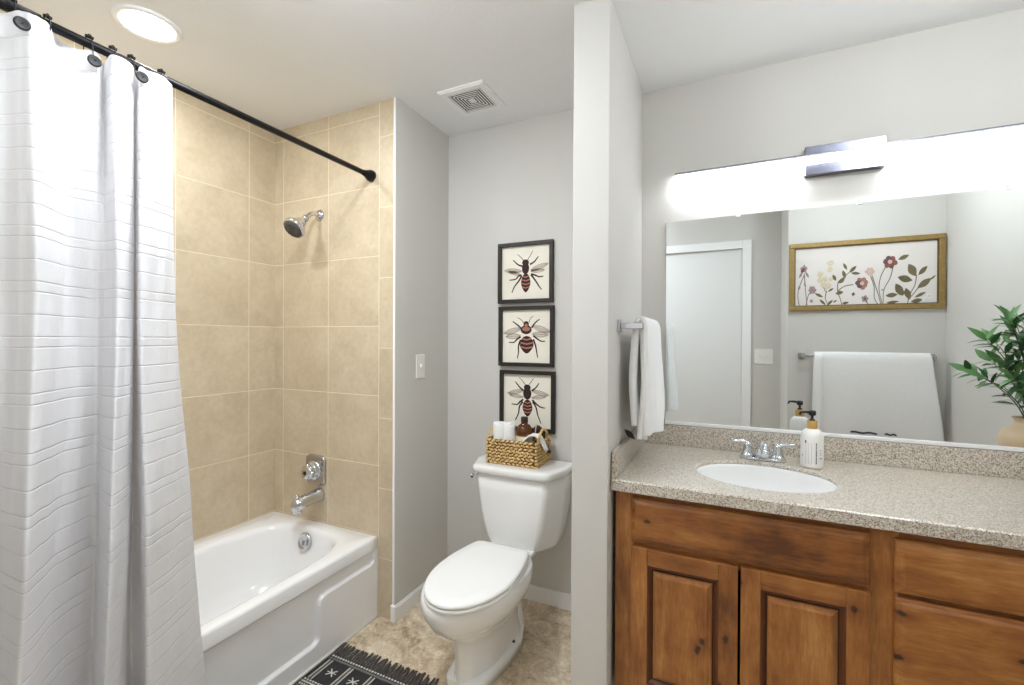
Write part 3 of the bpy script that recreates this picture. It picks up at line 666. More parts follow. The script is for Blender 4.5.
b = BM(); t = bmesh.new(); tube(t, spline([(-.027, -.008, -.02), (-.014, -.018, .014), (.004, -.014, .044), (.012, -.01, .056)], 10), .0028, 8); merge(b, t, 0, mm); obj('strap', b, MT['label'], br)
b = BM()
pr_ = spline([(-.835, 1.888, BZ+.105), (-.81, 1.90, BZ+.135), (-.785, 1.91, BZ+.148), (-.762, 1.918, BZ+.138), (-.745, 1.925, BZ+.108), (-.728, 1.93, BZ+.075)], 16)
rings(b, [[Vector(p)+Vector((0, -.019+.038*i/7, .004*sin(i*1.3+k*.5))) for i in range(8)] for k, p in enumerate(pr_)], False, False)
o = obj('folded_cloth', b, MT['terry'], loc=(-.76, 1.91, BZ+.06)); s_ = o.modifiers.new('thick', 'SOLIDIFY'); s_.thickness = .006; s_.offset = 1
tag(o, 'small white cloth draped over the right side of the basket', 'cloth')

# ------------------------------------------------------------------ bee pictures
YW = YB
def strokes(bm, pts, w0, w1, mp, mi, z):
    pts = spline(pts, 10)
    for k in range(len(pts)-1):
        (x0, y0), (x1, y1) = pts[k], pts[k+1]; d = Vector((x1-x0, y1-y0)); n = Vector((-d.y, d.x)).normalized()
        wa = w0+(w1-w0)*k/9; wb = w0+(w1-w0)*(k+1)/9
        poly(bm, [mp(x0+n.x*wa, y0+n.y*wa, z), mp(x0-n.x*wa, y0-n.y*wa, z), mp(x1-n.x*wb, y1-n.y*wb, z), mp(x1+n.x*wb, y1+n.y*wb, z)], mi)
def ell(bm, cx, cy, rx, ry, mp, mi, z, n=24, rot=0, f=None):
    pts = []
    for i in range(n):
        a = 2*pi*i/n; x, y = rx*cos(a), ry*sin(a)
        if f: x, y = f(x, y)
        pts.append(mp(cx+x*cos(rot)-y*sin(rot), cy+x*sin(rot)+y*cos(rot), z))
    poly(bm, pts, mi)
def bee_picture(z0, z1, x0, x1, kind, label):
    t = thing('bee_picture', label, 'picture', ((x0+x1)/2, YW, z0), 'bee prints above the toilet')
    fwid, dep = .019, .022; b = BM()
    for a in ((x0, x1, z1-fwid, z1), (x0, x1, z0, z0+fwid), (x0, x0+fwid, z0+fwid, z1-fwid), (x1-fwid, x1, z0+fwid, z1-fwid)): box(b, a[0], a[1], YW-dep, YW-.001, a[2], a[3], .0015, 1)
    obj('picture_frame', b, MT['frame'], t)
    b = BM(); y = YW-.006; box(b, x0+fwid, x1-fwid, y, YW-.002, z0+fwid, z1-fwid)
    W = x1-x0; H_ = z1-z0
    mp = lambda u, v, zz: Vector((x0+u*W, y-.0003-zz*.00012, z1-v*H_))
    S = {1: dict(hx=.5, hy=.335, th=(.5, .43, .065, .095), ab=(.505, .67, .085, .155), ant=[[(.47, .3), (.40, .23), (.35, .19)], [(.54, .29), (.60, .2), (.635, .15)]], f=[[(.44, .39), (.36, .36), (.27, .28)], [(.58, .37), (.66, .33), (.73, .25)]], m=[[(.43, .54), (.37, .55), (.32, .60), (.2, .61)], [(.6, .53), (.67, .55), (.74, .58), (.82, .575)]], h=[[(.43, .55), (.38, .63), (.3, .72), (.25, .82)], [(.6, .54), (.68, .64), (.74, .73), (.79, .79)]], w=[(.27, .46, .17, .045, -.08), (.3, .5, .13, .035, -.3), (.75, .42, .17, .045, .28), (.72, .48, .13, .035, .05)]),
         2: dict(hx=.5, hy=.30, th=(.5, .39, .1, .075), ab=(.51, .64, .125, .145), ant=[[(.46, .28), (.40, .22), (.34, .19)], [(.55, .27), (.58, .2), (.63, .17)]], f=[[(.42, .38), (.34, .31), (.25, .25)], [(.6, .36), (.66, .28), (.74, .22)]], m=[[(.40, .51), (.33, .55), (.28, .6), (.18, .6)], [(.63, .49), (.7, .54), (.77, .58), (.84, .58)]], h=[[(.40, .56), (.36, .66), (.36, .77), (.34, .87)], [(.63, .55), (.67, .65), (.69, .75), (.71, .85)]], w=[(.25, .41, .18, .05, .25), (.26, .5, .15, .05, .05), (.77, .38, .18, .05, -.3), (.75, .47, .15, .05, -.05)]),
         3: dict(hx=.5, hy=.28, th=(.5, .38, .075, .10), ab=(.505, .62, .09, .14), ant=[[(.47, .24), (.41, .17), (.35, .12)], [(.53, .23), (.58, .17), (.62, .12)]], f=[[(.43, .33), (.36, .28), (.28, .19)], [(.58, .33), (.65, .28), (.71, .2)]], m=[[(.43, .48), (.36, .53), (.32, .57), (.21, .57)], [(.59, .48), (.66, .54), (.74, .59), (.82, .6)]], h=[[(.42, .52), (.36, .6), (.34, .72), (.28, .84)], [(.6, .51), (.66, .6), (.69, .72), (.75, .86)]], w=[(.29, .36, .17, .04, .2), (.3, .43, .14, .035, -.1), (.73, .36, .17, .04, -.2), (.71, .43, .14, .035, .12)])}[kind]
    for (cx, cy, rx, ry, ro) in S['w']:
        ell(b, cx, cy, rx, ry, mp, 3, 1, rot=-ro)
        for k in (-.5, .0, .5): strokes(b, [(cx-rx*.9*cos(ro), cy+rx*.9*sin(ro)), (cx, cy+k*ry*1.6), (cx+rx*.9*cos(ro), cy-rx*.9*sin(ro))], .003, .003, mp, 4, 2)
    for k in ('ant',):
        for l in S[k]: strokes(b, l, .006, .004, mp, 1, 3)
    for k in ('f', 'm', 'h'):
        for l in S[k]: strokes(b, l, .016, .008, mp, 1, 3)
    ax_, ay, rx, ry = S['ab']; taper = lambda x, y: (x*(1-.35*max(0, y/ry)**1.5*1.0), y)
    ell(b, ax_, ay, rx, ry, mp, 1, 4, 28, 0, taper)
    for k in range(4 if kind != 2 else 3):
        v0 = ay-ry*.8+k*ry*(.38 if kind != 2 else .48); hw = rx*math.sqrt(max(0.05, 1-((v0+.02-ay)/ry)**2))*.9*(1-.2*max(0, (v0-ay)/ry))
        dip = .022; hh = .021 if kind != 2 else .026
        poly(b, [mp(ax_-hw, v0, 5), mp(ax_, v0+dip, 5), mp(ax_+hw, v0, 5), mp(ax_+hw, v0+hh*1.05, 5), mp(ax_, v0+dip+hh*1.05, 5), mp(ax_-hw, v0+hh*1.05, 5)], 2)
    tx, ty, rx, ry = S['th']; ell(b, tx, ty, rx, ry, mp, 1, 4)
    if kind == 2: ell(b, tx, ty-.01, rx*.72, ry*.5, mp, 2, 5)
    ell(b, S['hx'], S['hy'], .062 if kind != 2 else .05, .052, mp, 1, 6)
    if kind == 2: ell(b, S['hx'], S['hy']+.02, .03, .03, mp, 2, 7)
    obj('print', b, [MT['paper'], MT['beed'], MT['beeb'], MT['beew'], MT['beel']], t, recalc=False)
bee_picture(1.487, 1.792, -1.052, -0.752, 1, 'top framed bee print with a slim dark-headed bee')
bee_picture(1.168, 1.471, -1.047, -0.747, 2, 'middle framed bee print with a stout pink-banded bee')
bee_picture(.845, 1.147, -1.039, -0.740, 3, 'lowest framed bee print standing behind the basket')

# ------------------------------------------------------------------ vanity
VF = 1.50; KZ = .135
vc = thing('vanity_cabinet', 'knotty brown alder vanity cabinet under the speckled stone counter', 'cabinet', (.47, 1.78, 0))
x0, x1 = -.322, XR-.004
b = BM()
box(b, x0, x0+.016, VF+.012, YB-.002, KZ, .807); box(b, x1-.016, x1, VF+.012, YB-.002, KZ, .807); box(b, x0+.016, x1-.016, YB-.012, YB-.002, KZ, .807); box(b, x0+.016, x1-.016, VF+.012, YB-.012, KZ, KZ+.016); box(b, x0+.02, x1, VF+.075, YB-.01, 0, KZ)
obj('carcass', b, MT['glaze'], vc)
for xa, xb in ((x0, -.262), (.349, .42), (.852, .92), (1.2, x1)):
    b = BM(); box(b, xa, xb, VF, VF+.02, KZ, .808, .001, 1); obj('stile', b, MT['woodv'], vc)
b = BM()
for xa, xb in ((-.262, .349), (.42, .852), (.92, 1.2)):
    for za, zb in ((.785, .808), (.615, .66), (KZ, KZ+.03)): box(b, xa, xb, VF+.001, VF+.02, za, zb)
box(b, .42, .852, VF+.001, VF+.02, .37, .42)
obj('rail', b, MT['woodh'], vc)
def slab_front(name, xa, xb, za, zb, e=.012):
    """solid front with a thumbnail moulded edge"""
    b = BM(); y = VF
    def rr(ins, yy): return [Vector((xa+ins, yy, za+ins)), Vector((xb-ins, yy, za+ins)), Vector((xb-ins, yy, zb-ins)), Vector((xa+ins, yy, zb-ins))]
    rings(b, [rr(0, y-.0005), rr(0, y-.009), rr(.003, y-.013), rr(.009, y-.0145), rr(.011, y-.0165), rr(.015, y-.0195), rr(.019, y-.0205)], smooth=False)
    return obj(name, b, MT['woodh'], vc)
slab_front('false_drawer_front', -.268, .357, .645, .79)
slab_front('drawer_front', .410, .862, .645, .785); slab_front('drawer_front', .410, .862, .398, .632); slab_front('drawer_front', .410, .862, .15, .385)
slab_front('drawer_front', .912, 1.21, .645, .785)
def cab_door(xa, xb, za, zb, label=None):
    y = VF; st = .052
    d = bpy.data.objects.new('cabinet_door', None); C.objects.link(d); d.parent = vc; d.location = Vector((xa, y, za))-vc.location
    def ring4(x0_, x1_, z0_, z1_, yy): return [Vector((x0_, yy, z0_)), Vector((x1_, yy, z0_)), Vector((x1_, yy, z1_)), Vector((x0_, yy, z1_))]
    for nm, m, parts in (('door_stile', 'woodv', ((xa, xa+st, za, zb), (xb-st, xb, za, zb))), ('door_rail', 'woodh', ((xa+st, xb-st, zb-st, zb), (xa+st, xb-st, za, za+st)))):
        for (p0_, p1_, q0, q1) in parts:
            b = BM(); box(b, p0_, p1_, y-.0205, y-.0005, q0, q1, .0022, 2)
            obj(nm, b, MT[m], d)
    i0, i1, j0, j1 = xa+st, xb-st, za+st, zb-st
    b = BM()
    R_ = [ring4(i0-.001, i1+.001, j0-.001, j1+.001, y-.019), ring4(i0+.005, i1-.005, j0+.005, j1-.005, y-.0175), ring4(i0+.007, i1-.007, j0+.007, j1-.007, y-.014), ring4(i0+.013, i1-.013, j0+.013, j1-.013, y-.0085)]
    rings(b, R_, False, True, 0, False)
    obj('inner_moulding', b, MT['mould'], d)
    b = BM(); rings(b, [ring4(i0+.0125, i1-.0125, j0+.0125, j1-.0125, y-.0086), ring4(i0+.0185, i1-.0185, j0+.0185, j1-.0185, y-.0076)], False, True, 0, False); obj('groove', b, MT['glaze'], d)
    b = BM(); rings(b, [ring4(i0+.017, i1-.017, j0+.017, j1-.017, y-.0075), ring4(i0+.0185, i1-.0185, j0+.0185, j1-.0185, y-.0115), ring4(i0+.029, i1-.029, j0+.029, j1-.029, y-.0165), ring4(i0+.0305, i1-.0305, j0+.0305, j1-.0305, y-.019), ring4(i0+.034, i1-.034, j0+.034, j1-.034, y-.0198)], True, True, 0, False)
    obj('raised_panel', b, MT['woodv'], d)
cab_door(-.268, .043, .15, .633); cab_door(.05, .357, .15, .633); cab_door(.912, 1.21, .15, .633)

# counter with an oval cut-out
SX, SY, SA, SB = .123, 1.737, .211, .171
ct = thing('countertop', 'speckled beige stone countertop with backsplash and oval sink cutout', 'countertop', (.47, 1.76, .808))
cx0, cx1, cy0, cy1 = -.331, XR-.002, 1.468, YB-.001
b = BM(); NC = 96
def outer(z, i_=0):
    o = []
    for i in range(NC):
        a = 2*pi*i/NC; dx, dy = cos(a)*SA, sin(a)*SB
        ts = []
        for lim, d, c0 in ((cx0+i_, dx, SX), (cx1-i_, dx, SX)):
            if abs(d) > 1e-9 and (lim-c0)/d > 0: ts.append((lim-c0)/d)
        for lim, d, c0 in ((cy0+i_, dy, SY), (cy1-i_, dy, SY)):
            if abs(d) > 1e-9 and (lim-c0)/d > 0: ts.append((lim-c0)/d)
        t_ = min(ts); o.append(Vector((SX+dx*t_, SY+dy*t_, z)))
    for (px, py) in ((cx0+i_, cy0+i_), (cx1-i_, cy0+i_), (cx1-i_, cy1-i_), (cx0+i_, cy1-i_)):
        k = min(range(NC), key=lambda q: (o[q].x-px)**2+(o[q].y-py)**2); o[k] = Vector((px, py, z))
    return o
inner = lambda z, s=0: [Vector((SX+(SA+s)*cos(2*pi*i/NC), SY+(SB+s)*sin(2*pi*i/NC), z)) for i in range(NC)]
rings(b, [inner(ZT-.010), inner(ZT-.003), inner(ZT, .003), outer(ZT, .004), outer(ZT-.004), outer(ZT-.036), outer(ZT-.038, .003), inner(ZT-.038, .012), inner(ZT-.011, .012), inner(ZT-.010)], False, True, 0, False)
obj('slab', b, MT['stone'], ct)
b = BM(); box(b, cx0, cx1, YB-.021, YB-.001, ZT, .934, .002, 2); obj('backsplash', b, MT['stone'], ct)
b = BM(); box(b, cx0, cx0+.018, 1.475, YB-.021, ZT, .934, .002, 2); obj('side_splash', b, MT['stone'], ct)
sk = thing('sink', 'white oval undermount sink set in the stone counter', 'sink', (SX, SY, .70))
b = BM(); prof = [(1.06, ZT-.0385), (1.0, ZT-.0385), (.985, ZT-.034), (.97, ZT-.036), (.955, ZT-.05), (.93, ZT-.08), (.86, ZT-.115), (.72, ZT-.138), (.5, ZT-.148), (.25, ZT-.152), (.1, ZT-.154)]
prof = [(1.045, ZT-.0125), (1.0, ZT-.0115), (.985, ZT-.012), (.972, ZT-.018), (.962, ZT-.035)]+prof[4:]
rings(b, [[Vector((SX+SA*k*cos(2*pi*i/64), SY+SB*k*sin(2*pi*i/64), z)) for i in range(64)] for k, z in prof], False)
b.faces.new(list(b.verts)[-64:]); obj('basin', b, MT['porc'], sk, recalc=False)
b = BM(); lathe(b, [(.021, 0), (.021, .002), (.015, .0025), (.0, .001)], (SX, SY, ZT-.1535)); obj('drain', b, MT['chrome'], sk, smooth=True)

# faucet
FX, FY = .137, 1.958
fa = thing('faucet', 'chrome two-handle faucet behind the oval sink', 'faucet', (FX, FY, ZT))
b = BM(); rings(b, [sup(.078, .026, 3, FX, FY, ZT), sup(.078, .026, 3, FX, FY, ZT+.008), sup(.074, .022, 3, FX, FY, ZT+.012)]); obj('base_plate', b, MT['chrome'], fa)
b = BM(); rings(b, [[Vector((FX+(.034-.014*k)*cos(2*pi*i/24), FY-k*.02+(.026-.008*k)*sin(2*pi*i/24), ZT+.01+.045*k)) for i in range(24)] for k in (0, .3, .6, .85, 1)])
tube(b, spline([(FX, FY, ZT+.035), (FX, FY-.025, ZT+.062), (FX, FY-.065, ZT+.066), (FX, FY-.1, ZT+.054), (FX, FY-.115, ZT+.042)], 18), [.016]*4+[.0145]*8+[.012]*6, 16); obj('spout', b, MT['chrome'], fa)
for s in (-1, 1):
    hx = FX+s*.051; b = BM()
    lathe(b, [(.024, .008), (.024, .016), (.021, .02), (.0165, .026), (.0145, .045), (.0135, .056), (.010, .064), (0, .067)], (hx, FY, ZT), n=20)
    pts = spline([(hx-s*.002, FY, ZT+.05), (hx+s*.012, FY-.004, ZT+.064), (hx+s*.030, FY-.008, ZT+.067), (hx+s*.046, FY-.012, ZT+.067), (hx+s*.056, FY-.014, ZT+.073)], 16)
    tube(b, pts, [.011, .011, .010, .009, .008, .0075, .007, .0065, .006, .006, .006, .0062, .0065, .007, .0072, .005], 12); obj('handle', b, MT['chrome'], fa)

# soap bottle
PX, PY = .291, 1.925
so = thing('soap_dispenser', 'white pump soap bottle with bamboo collar right of the sink', 'soap dispenser', (PX, PY, ZT))
def Ls(prof, n=40): b = BM(); lathe(b, [(r, ZT+h) for r, h in prof], (PX, PY, 0), n=n); return b
bo = obj('bottle', Ls([(.030, 0), (.034, .003), (.0355, .008), (.0355, .105), (.034, .118), (.029, .130), (.022, .137), (.016, .140), (.014, .146)]), MT['soap'], so, smooth=True)
obj('collar', Ls([(.0155, .139), (.0165, .141), (.0165, .166), (.0155, .168), (0, .168)]), MT['bamboo'], so, smooth=True)
b = Ls([(.009, .167), (.009, .172), (.0045, .174), (.0045, .185), (.010, .187), (.0115, .191), (.0115, .2), (.009, .204), (0, .205)], 20)
d = Vector((-.93, -.35, 0)).normalized(); tube(b, [(PX, PY, ZT+.197), tuple(Vector((PX, PY, ZT+.199))+d*.025), tuple(Vector((PX, PY, ZT+.197))+d*.04), tuple(Vector((PX, PY, ZT+.188))+d*.043)], [.006, .0045, .004, .0035], 8)
obj('pump', b, MT['blackp'], so, smooth=True)
def patch(bm, a0, a1, z0, z1, mi=0, r=.03565):
    pts = [(a0+(a1-a0)*k/4) for k in range(5)]
    for p, q_ in zip(pts, pts[1:]): poly(bm, [Vector((PX+r*cos(p), PY+r*sin(p), ZT+z0)), Vector((PX+r*cos(q_), PY+r*sin(q_), ZT+z0)), Vector((PX+r*cos(q_), PY+r*sin(q_), ZT+z1)), Vector((PX+r*cos(p), PY+r*sin(p), ZT+z1))], mi)
fa_ = math.atan2(-PY, -PX); b = BM(); rg = random.Random(5)
for k in range(13):   # a column of small dark vertical lettering
    z = .02+k*.0058; patch(b, fa_+.32, fa_+.42, z, z+rg.choice((.0034, .0042, .0048)), 0)
for k in range(5): patch(b, fa_-.62+.0, fa_-.52, .092+k*.0016 if k < 4 else .099, .0932+k*.0016 if k < 4 else .101, 0)
patch(b, fa_-.62, fa_-.5, .09, .1, 0)
for c in (-.56, -.3, -.06):
    for k in range(18): patch(b, fa_+c, fa_+c+.05, .018+k*.0042, .0205+k*.0042, 1)
patch(b, fa_+.72, fa_+.9, .037, .041, 0); patch(b, fa_-.98, fa_-.86, .043, .047, 0)
for k in range(4): patch(b, fa_+.7, fa_+.9, .05+k*.006, .052+k*.006, 1)
obj('printed_lettering', b, [MT['ink'], MT['inkg']], bo)

# mirror
MZ0, MZ1, MX0, MX1 = .948, 1.819, -.230, 1.16
mi_ = thing('wall_mirror', 'wide frameless wall mirror above the stone backsplash', 'mirror', ((MX0+MX1)/2, YB, MZ0))
b = BM(); box(b, MX0, MX1, YB-.006, YB-.0005, MZ0, MZ1); obj('mirror_glass', b, MT['mirror'], mi_)
b = BM(); box(b, MX0, MX1, YB-.011, YB-.0005, MZ0-.012, MZ0+.002, .001, 1); obj('bottom_channel', b, MT['trimw'], mi_)
for x in (.051, .454, .856):
    b = BM(); box(b, x-.009, x+.009, YB-.010, YB-.0005, MZ1-.008, MZ1+.01, .002, 2); cl = obj('mirror_clip', b, MT['plastic'], mi_)
    b = BM(); lathe(b, [(.003, 0), (.003, .0015), (0, .002)], (x, YB-.010, MZ1+.004), (0, -1, 0), 10); obj('screw', b, MT['nickel'], cl)

# vanity light
vl = thing('vanity_light', 'long slim lit LED bar light above the mirror', 'wall light', (.404, YB, 1.99))
b = BM(); box(b, .279, .528, YB-.034, YB-.0005, 1.937, 2.046, .0015, 1); obj('mounting_box', b, MT['gun'], vl)
LX0, LX1 = -.187, .995
b = BM(); box(b, LX0, LX1, YB-.066, YB-.030, 2.003, 2.0075, .0008, 1); box(b, LX0-.002, LX0+.001, YB-.066, YB-.036, 1.984, 2.0075); box(b, LX1-.001, LX1+.002, YB-.066, YB-.036, 1.984, 2.0075); obj('bar_housing', b, MT['alu'], vl)
b = BM(); prism(b, [(LX0+.001, YB-.0655, 2.003), (LX0+.001, YB-.0655, 1.9955), (LX0+.001, YB-.0645, 1.9955), (LX0+.001, YB-.0645, 1.990), (LX0+.001, YB-.0640, 1.985), (LX0+.001, YB-.053, 1.985), (LX0+.001, YB-.044, 1.995), (LX0+.001, YB-.044, 2.003)], (LX1-LX0-.002, 0, 0)); obj('light_bar', b, MT['acr'], vl)
b = BM(); box(b, LX0+.001, LX1-.001, YB-.0665, YB-.0645, 1.990, 1.9957, .0006, 1); obj('front_strip', b, MT['strip'], vl)
b = BM(); poly(b, [(LX0+.003, YB-.0525, 1.9849), (LX1-.003, YB-.0525, 1.9849), (LX1-.003, YB-.0438, 1.9946), (LX0+.003, YB-.0438, 1.9946)]); prism(b, [(LX0+.003, YB-.0525, 1.9847), (LX0+.003, YB-.0436, 1.9946), (LX0+.003, YB-.0440, 1.9949), (LX0+.003, YB-.0530, 1.9850)], (LX1-LX0-.006, 0, 0)); obj('diffuser', b, MT['diff'], vl)

# ------------------------------------------------------------------ towel rails and towels
tr_ = thing('towel_bar', 'chrome towel bar on the partition wall above the counter', 'towel bar', (XPR, 1.78, 1.351))
for y in (1.587, 1.965):
    b = BM(); box(b, XPR, XPR+.01, y-.022, y+.022, 1.329, 1.373, .003, 2); box(b, XPR+.009, XPR+.086, y-.009, y+.009, 1.340, 1.362, .003, 2); obj('bracket', b, MT['chrome'], tr_)
b = BM(); box(b, XPR+.062, XPR+.08, 1.59, 1.962, 1.343, 1.359, .003, 2); obj('bar', b, MT['chrome'], tr_)
def drape(name, prof, across, depth_axis, wave, thick, label, group=None, n=44, uprof=80, loc=None, seed=1):
    """prof: (offset from wall, z) polyline over a bar; across: (start, end) along the bar; depth_axis maps (offset, s, z)->xyz"""
    rg = random.Random(seed); p_ = [rg.random()*6.28 for _ in range(5)]
    pr = spline(prof, uprof); b = BM(); rows = []; zt = max(p[1] for p in pr)
    for (o_, z) in pr:
        row = []
        for i in range(n):
            u = i/(n-1); drop = max(0, zt-z)/.4
            s = across[0]+(across[1]-across[0])*u; s += (u-(0 if len(wave) > 3 else .5))*wave[2]*min(drop, 1.8)
            ww = wave[0]*min(1, drop)*(sin(u*wave[1]+p_[0]+z*1.5)+.5*sin(u*wave[1]*2.1+p_[1]-z*3))
            row.append(depth_axis(o_+ww, s, z+.006*sin(u*5+p_[2])*min(1, drop)))
        rows.append(row)
    rings(b, rows, False, False)
    o = obj(name, b, MT['terry'], loc=loc); m = o.modifiers.new('thick', 'SOLIDIFY'); m.thickness = thick; m.offset = 0
    return o
mapx = lambda o_, s, z: Vector((XPR+o_, s, z))
o = drape('hand_towel', [(.066, 1.00), (.058, 1.08), (.052, 1.18), (.055, 1.28), (.062, 1.35), (.071, 1.374), (.084, 1.35), (.088, 1.26), (.096, 1.15), (.103, 1.05), (.100, .968)], (1.605, 1.95), mapx, (.013, 10, .02), .026, '', loc=(XPR+.07, 1.75, .98), seed=4)
tag(o, 'white hand towel hung over the partition towel bar', 'towel')
o2 = drape('towel_fold', [(.060, 1.365), (.072, 1.38), (.086, 1.355), (.088, 1.26), (.088, 1.12), (.078, .955)], (1.598, 1.66), mapx, (.004, 5, .02), .016, '', seed=9, n=20)
for v in o2.data.vertices: v.co -= o.location
o2.parent = o
tb2 = thing('towel_bar', 'long brushed towel bar below the flower picture, seen in the mirror', 'towel bar', (.85, YPIC, 1.2))
for x in (.497, 1.197):
    b = BM(); box(b, x-.022, x+.022, YPIC, YPIC+.01, 1.178, 1.222, .003, 2); box(b, x-.009, x+.009, YPIC+.009, YPIC+.075, 1.19, 1.21, .003, 2); obj('bracket', b, MT['nickel'], tb2)
b = BM(); box(b, .5, 1.194, YPIC+.052, YPIC+.07, 1.192, 1.208, .003, 2); obj('bar', b, MT['nickel'], tb2)
mapy = lambda o_, s, z: Vector((s, YPIC+o_, z))
o = drape('bath_towel', [(.022, .70), (.028, .9), (.04, 1.1), (.047, 1.185), (.061, 1.222), (.078, 1.19), (.084, 1.1), (.09, .9), (.096, .66)], (.562, 1.175), mapy, (.006, 6, .045, 1), .018, '', loc=(.87, YPIC+.06, .66), n=70, seed=2)
tag(o, 'large white bath towel hung below the flower picture, seen in the mirror', 'towel')
o2 = drape('towel_fold', [(.07, 1.222), (.092, 1.19), (.098, 1.1), (.103, .9), (.108, .655)], (.564, .606), mapy, (.003, 4, .0), .014, '', n=20, seed=5)
for v in o2.data.vertices: v.co -= o.location
o2.parent = o
for xa, xb in ((.76, .90), (.94, 1.0)):
    b = BM(); rings(b, [[Vector((xa+(xb-xa)*i/12, YPIC+.1135+.001*sin(i), .70+.012*k+.003*sin(i*.9))) for i in range(13)] for k in (0, 1)], False, False); q_ = obj('dark_stripe', b, MT['navy'], o)

# small black object on the side splash
b = BM(); t = bmesh.new(); rings(t, [sup(max(.0005, .010*sin(pi*k/10)), max(.0004, .004*sin(pi*k/10)), 2, 0, 0, -.027+.054*k/10, 16) for k in range(11)])
dq = Vector((0, 0, 1)).rotation_difference(Vector((.72, .1, -.68))).to_matrix().to_4x4()
merge(b, t, 0, Matrix.Translation((-.314, 1.70, .951)) @ dq)
tag(obj('small_black_object', b, MT['blackp'], loc=(-.314, 1.70, .934)), 'small black leaf-shaped object on the side splash under the hand towel', 'clip')

# ------------------------------------------------------------------ flower picture (seen in the mirror)
QX0, QX1, QZ0, QZ1 = .419, 1.262, 1.5135, 1.986
pc = thing('flower_picture', 'wide gold-framed botanical flower picture, seen in the mirror', 'picture', ((QX0+QX1)/2, YPIC, QZ0))
b = BM(); fwid = .032
for a in ((QX0, QX1, QZ1-fwid, QZ1), (QX0, QX1, QZ0, QZ0+fwid), (QX0, QX0+fwid, QZ0+fwid, QZ1-fwid), (QX1-fwid, QX1, QZ0+fwid, QZ1-fwid)): box(b, a[0], a[1], YPIC+.0005, YPIC+.024, a[2], a[3], .004, 2)
obj('picture_frame', b, MT['gold'], pc)
b = BM(); i_ = fwid
for a in ((QX0+i_, QX1-i_, QZ1-i_-.006, QZ1-i_), (QX0+i_, QX1-i_, QZ0+i_, QZ0+i_+.006), (QX0+i_, QX0+i_+.006, QZ0+i_, QZ1-i_), (QX1-i_-.006, QX1-i_, QZ0+i_, QZ1-i_)): box(b, a[0], a[1], YPIC+.001, YPIC+.016, a[2], a[3])
obj('frame_liner', b, MT['goldd'], pc)
b = BM(); box(b, QX0+i_, QX1-i_, YPIC+.001, YPIC+.006, QZ0+i_, QZ1-i_)
fm = [MT['canvas']]+[plain('paint_'+n_, c, .85, var=.32, scale=110) for n_, c in (('olive', (112, 102, 76)), ('stem', (120, 112, 96)), ('mauve', (158, 136, 138)), ('cream', (214, 202, 174)), ('rose', (158, 120, 102)), ('rust', (142, 86, 70)), ('plum', (112, 78, 88)), ('white', (240, 238, 232)), ('pink', (206, 180, 166)))]
OL, ST, MA, CR, RO, RU, PL, WH, PK = range(1, 10)
ww_, hh_ = QX1-QX0-2*i_, QZ1-QZ0-2*i_
mp = lambda u, v, zz: Vector((QX0+i_+(u-90)/800*ww_, YPIC+.0063+zz*.00012, QZ1-i_-(v-145)/335*hh_))
S_ = lambda pts, w_=3, m_=ST: strokes(b, pts, w_, w_*.7, mp, m_, 1)
def leaf_(cx, cy, L0, W0, deg, m_=OL):
    L0 *= .92; W0 *= .85
    lens = lambda x, y: (x, y*(1-abs(x/L0)**1.6)**.5 if abs(x) < L0 else 0)
    ell(b, cx, cy, L0, W0, mp, m_, 2+random.random(), 20, R(-deg), lens)
def flower_(cx, cy, r, m_, k=5, ctr=None):
    r *= .92
    for i in range(k): a = 2*pi*i/k+cx; ell(b, cx+r*.42*cos(a), cy+r*.38*sin(a), r*.46*(.8+.4*random.random()), r*.36, mp, m_ if random.random() < .75 else (PL if m_ in (RO, RU, MA) else PK if m_ == PK else m_), 4+i*.2, 14, a+random.uniform(-.4, .4))
    if ctr: ell(b, cx, cy, r*.28, r*.26, mp, ctr, 6, 12)
for l in ([(150, 290), (155, 340), (160, 400), (170, 478)], [(150, 300), (120, 370), (112, 420), (122, 478)], [(195, 390), (175, 420), (162, 478)], [(285, 395), (278, 440), (300, 476)], [(440, 365), (390, 372), (352, 400), (365, 440), (375, 478)], [(350, 400), (352, 350), (380, 325), (430, 285)], [(540, 310), (560, 370), (580, 430), (592, 476)], [(530, 310), (555, 380), (556, 440), (575, 476)], [(615, 280), (590, 330), (582, 400), (600, 476)], [(655, 285), (640, 340), (608, 400), (605, 476)], [(780, 325), (772, 380), (745, 430), (735, 476)], [(865, 345), (800, 385), (770, 420), (735, 460)], [(505, 455), (525, 476)], [(245, 310), (262, 360), (280, 400)]): S_(l)
leaf_(120, 372, 20, 9, 70, MA); leaf_(155, 355, 18, 8, -70, MA)
flower_(148, 265, 30, MA, 5, PL); leaf_(130, 298, 24, 9, 60, MA); leaf_(168, 298, 24, 9, -60, MA); flower_(200, 388, 30, MA, 6)
for x, y, r_ in ((308, 240, 26), (305, 275, 22), (248, 300, 24), (245, 335, 22), (275, 330, 24), (292, 368, 28), (265, 360, 20), (310, 330, 18)): flower_(x, y, r_, CR, 6, CR)
for a in ((240, 418, 30, 10, -25), (262, 458, 28, 9, -40), (305, 462, 26, 9, 40), (310, 390, 22, 7, 30), (392, 262, 24, 10, -60), (436, 280, 30, 12, 40), (386, 305, 26, 13, -70), (373, 340, 26, 14, 40), (452, 303, 30, 10, -5), (330, 322, 22, 12, -60), (360, 408, 26, 13, 10), (395, 466, 22, 9, 10), (335, 455, 14, 6, 30)): leaf_(*a)
flower_(488, 360, 46, RO, 7, PK); flower_(532, 298, 34, PK, 6); flower_(640, 250, 48, RU, 6, PK); leaf_(712, 230, 34, 14, 20)
flower_(440, 418, 14, PL, 4); flower_(505, 446, 26, MA, 5, PL)
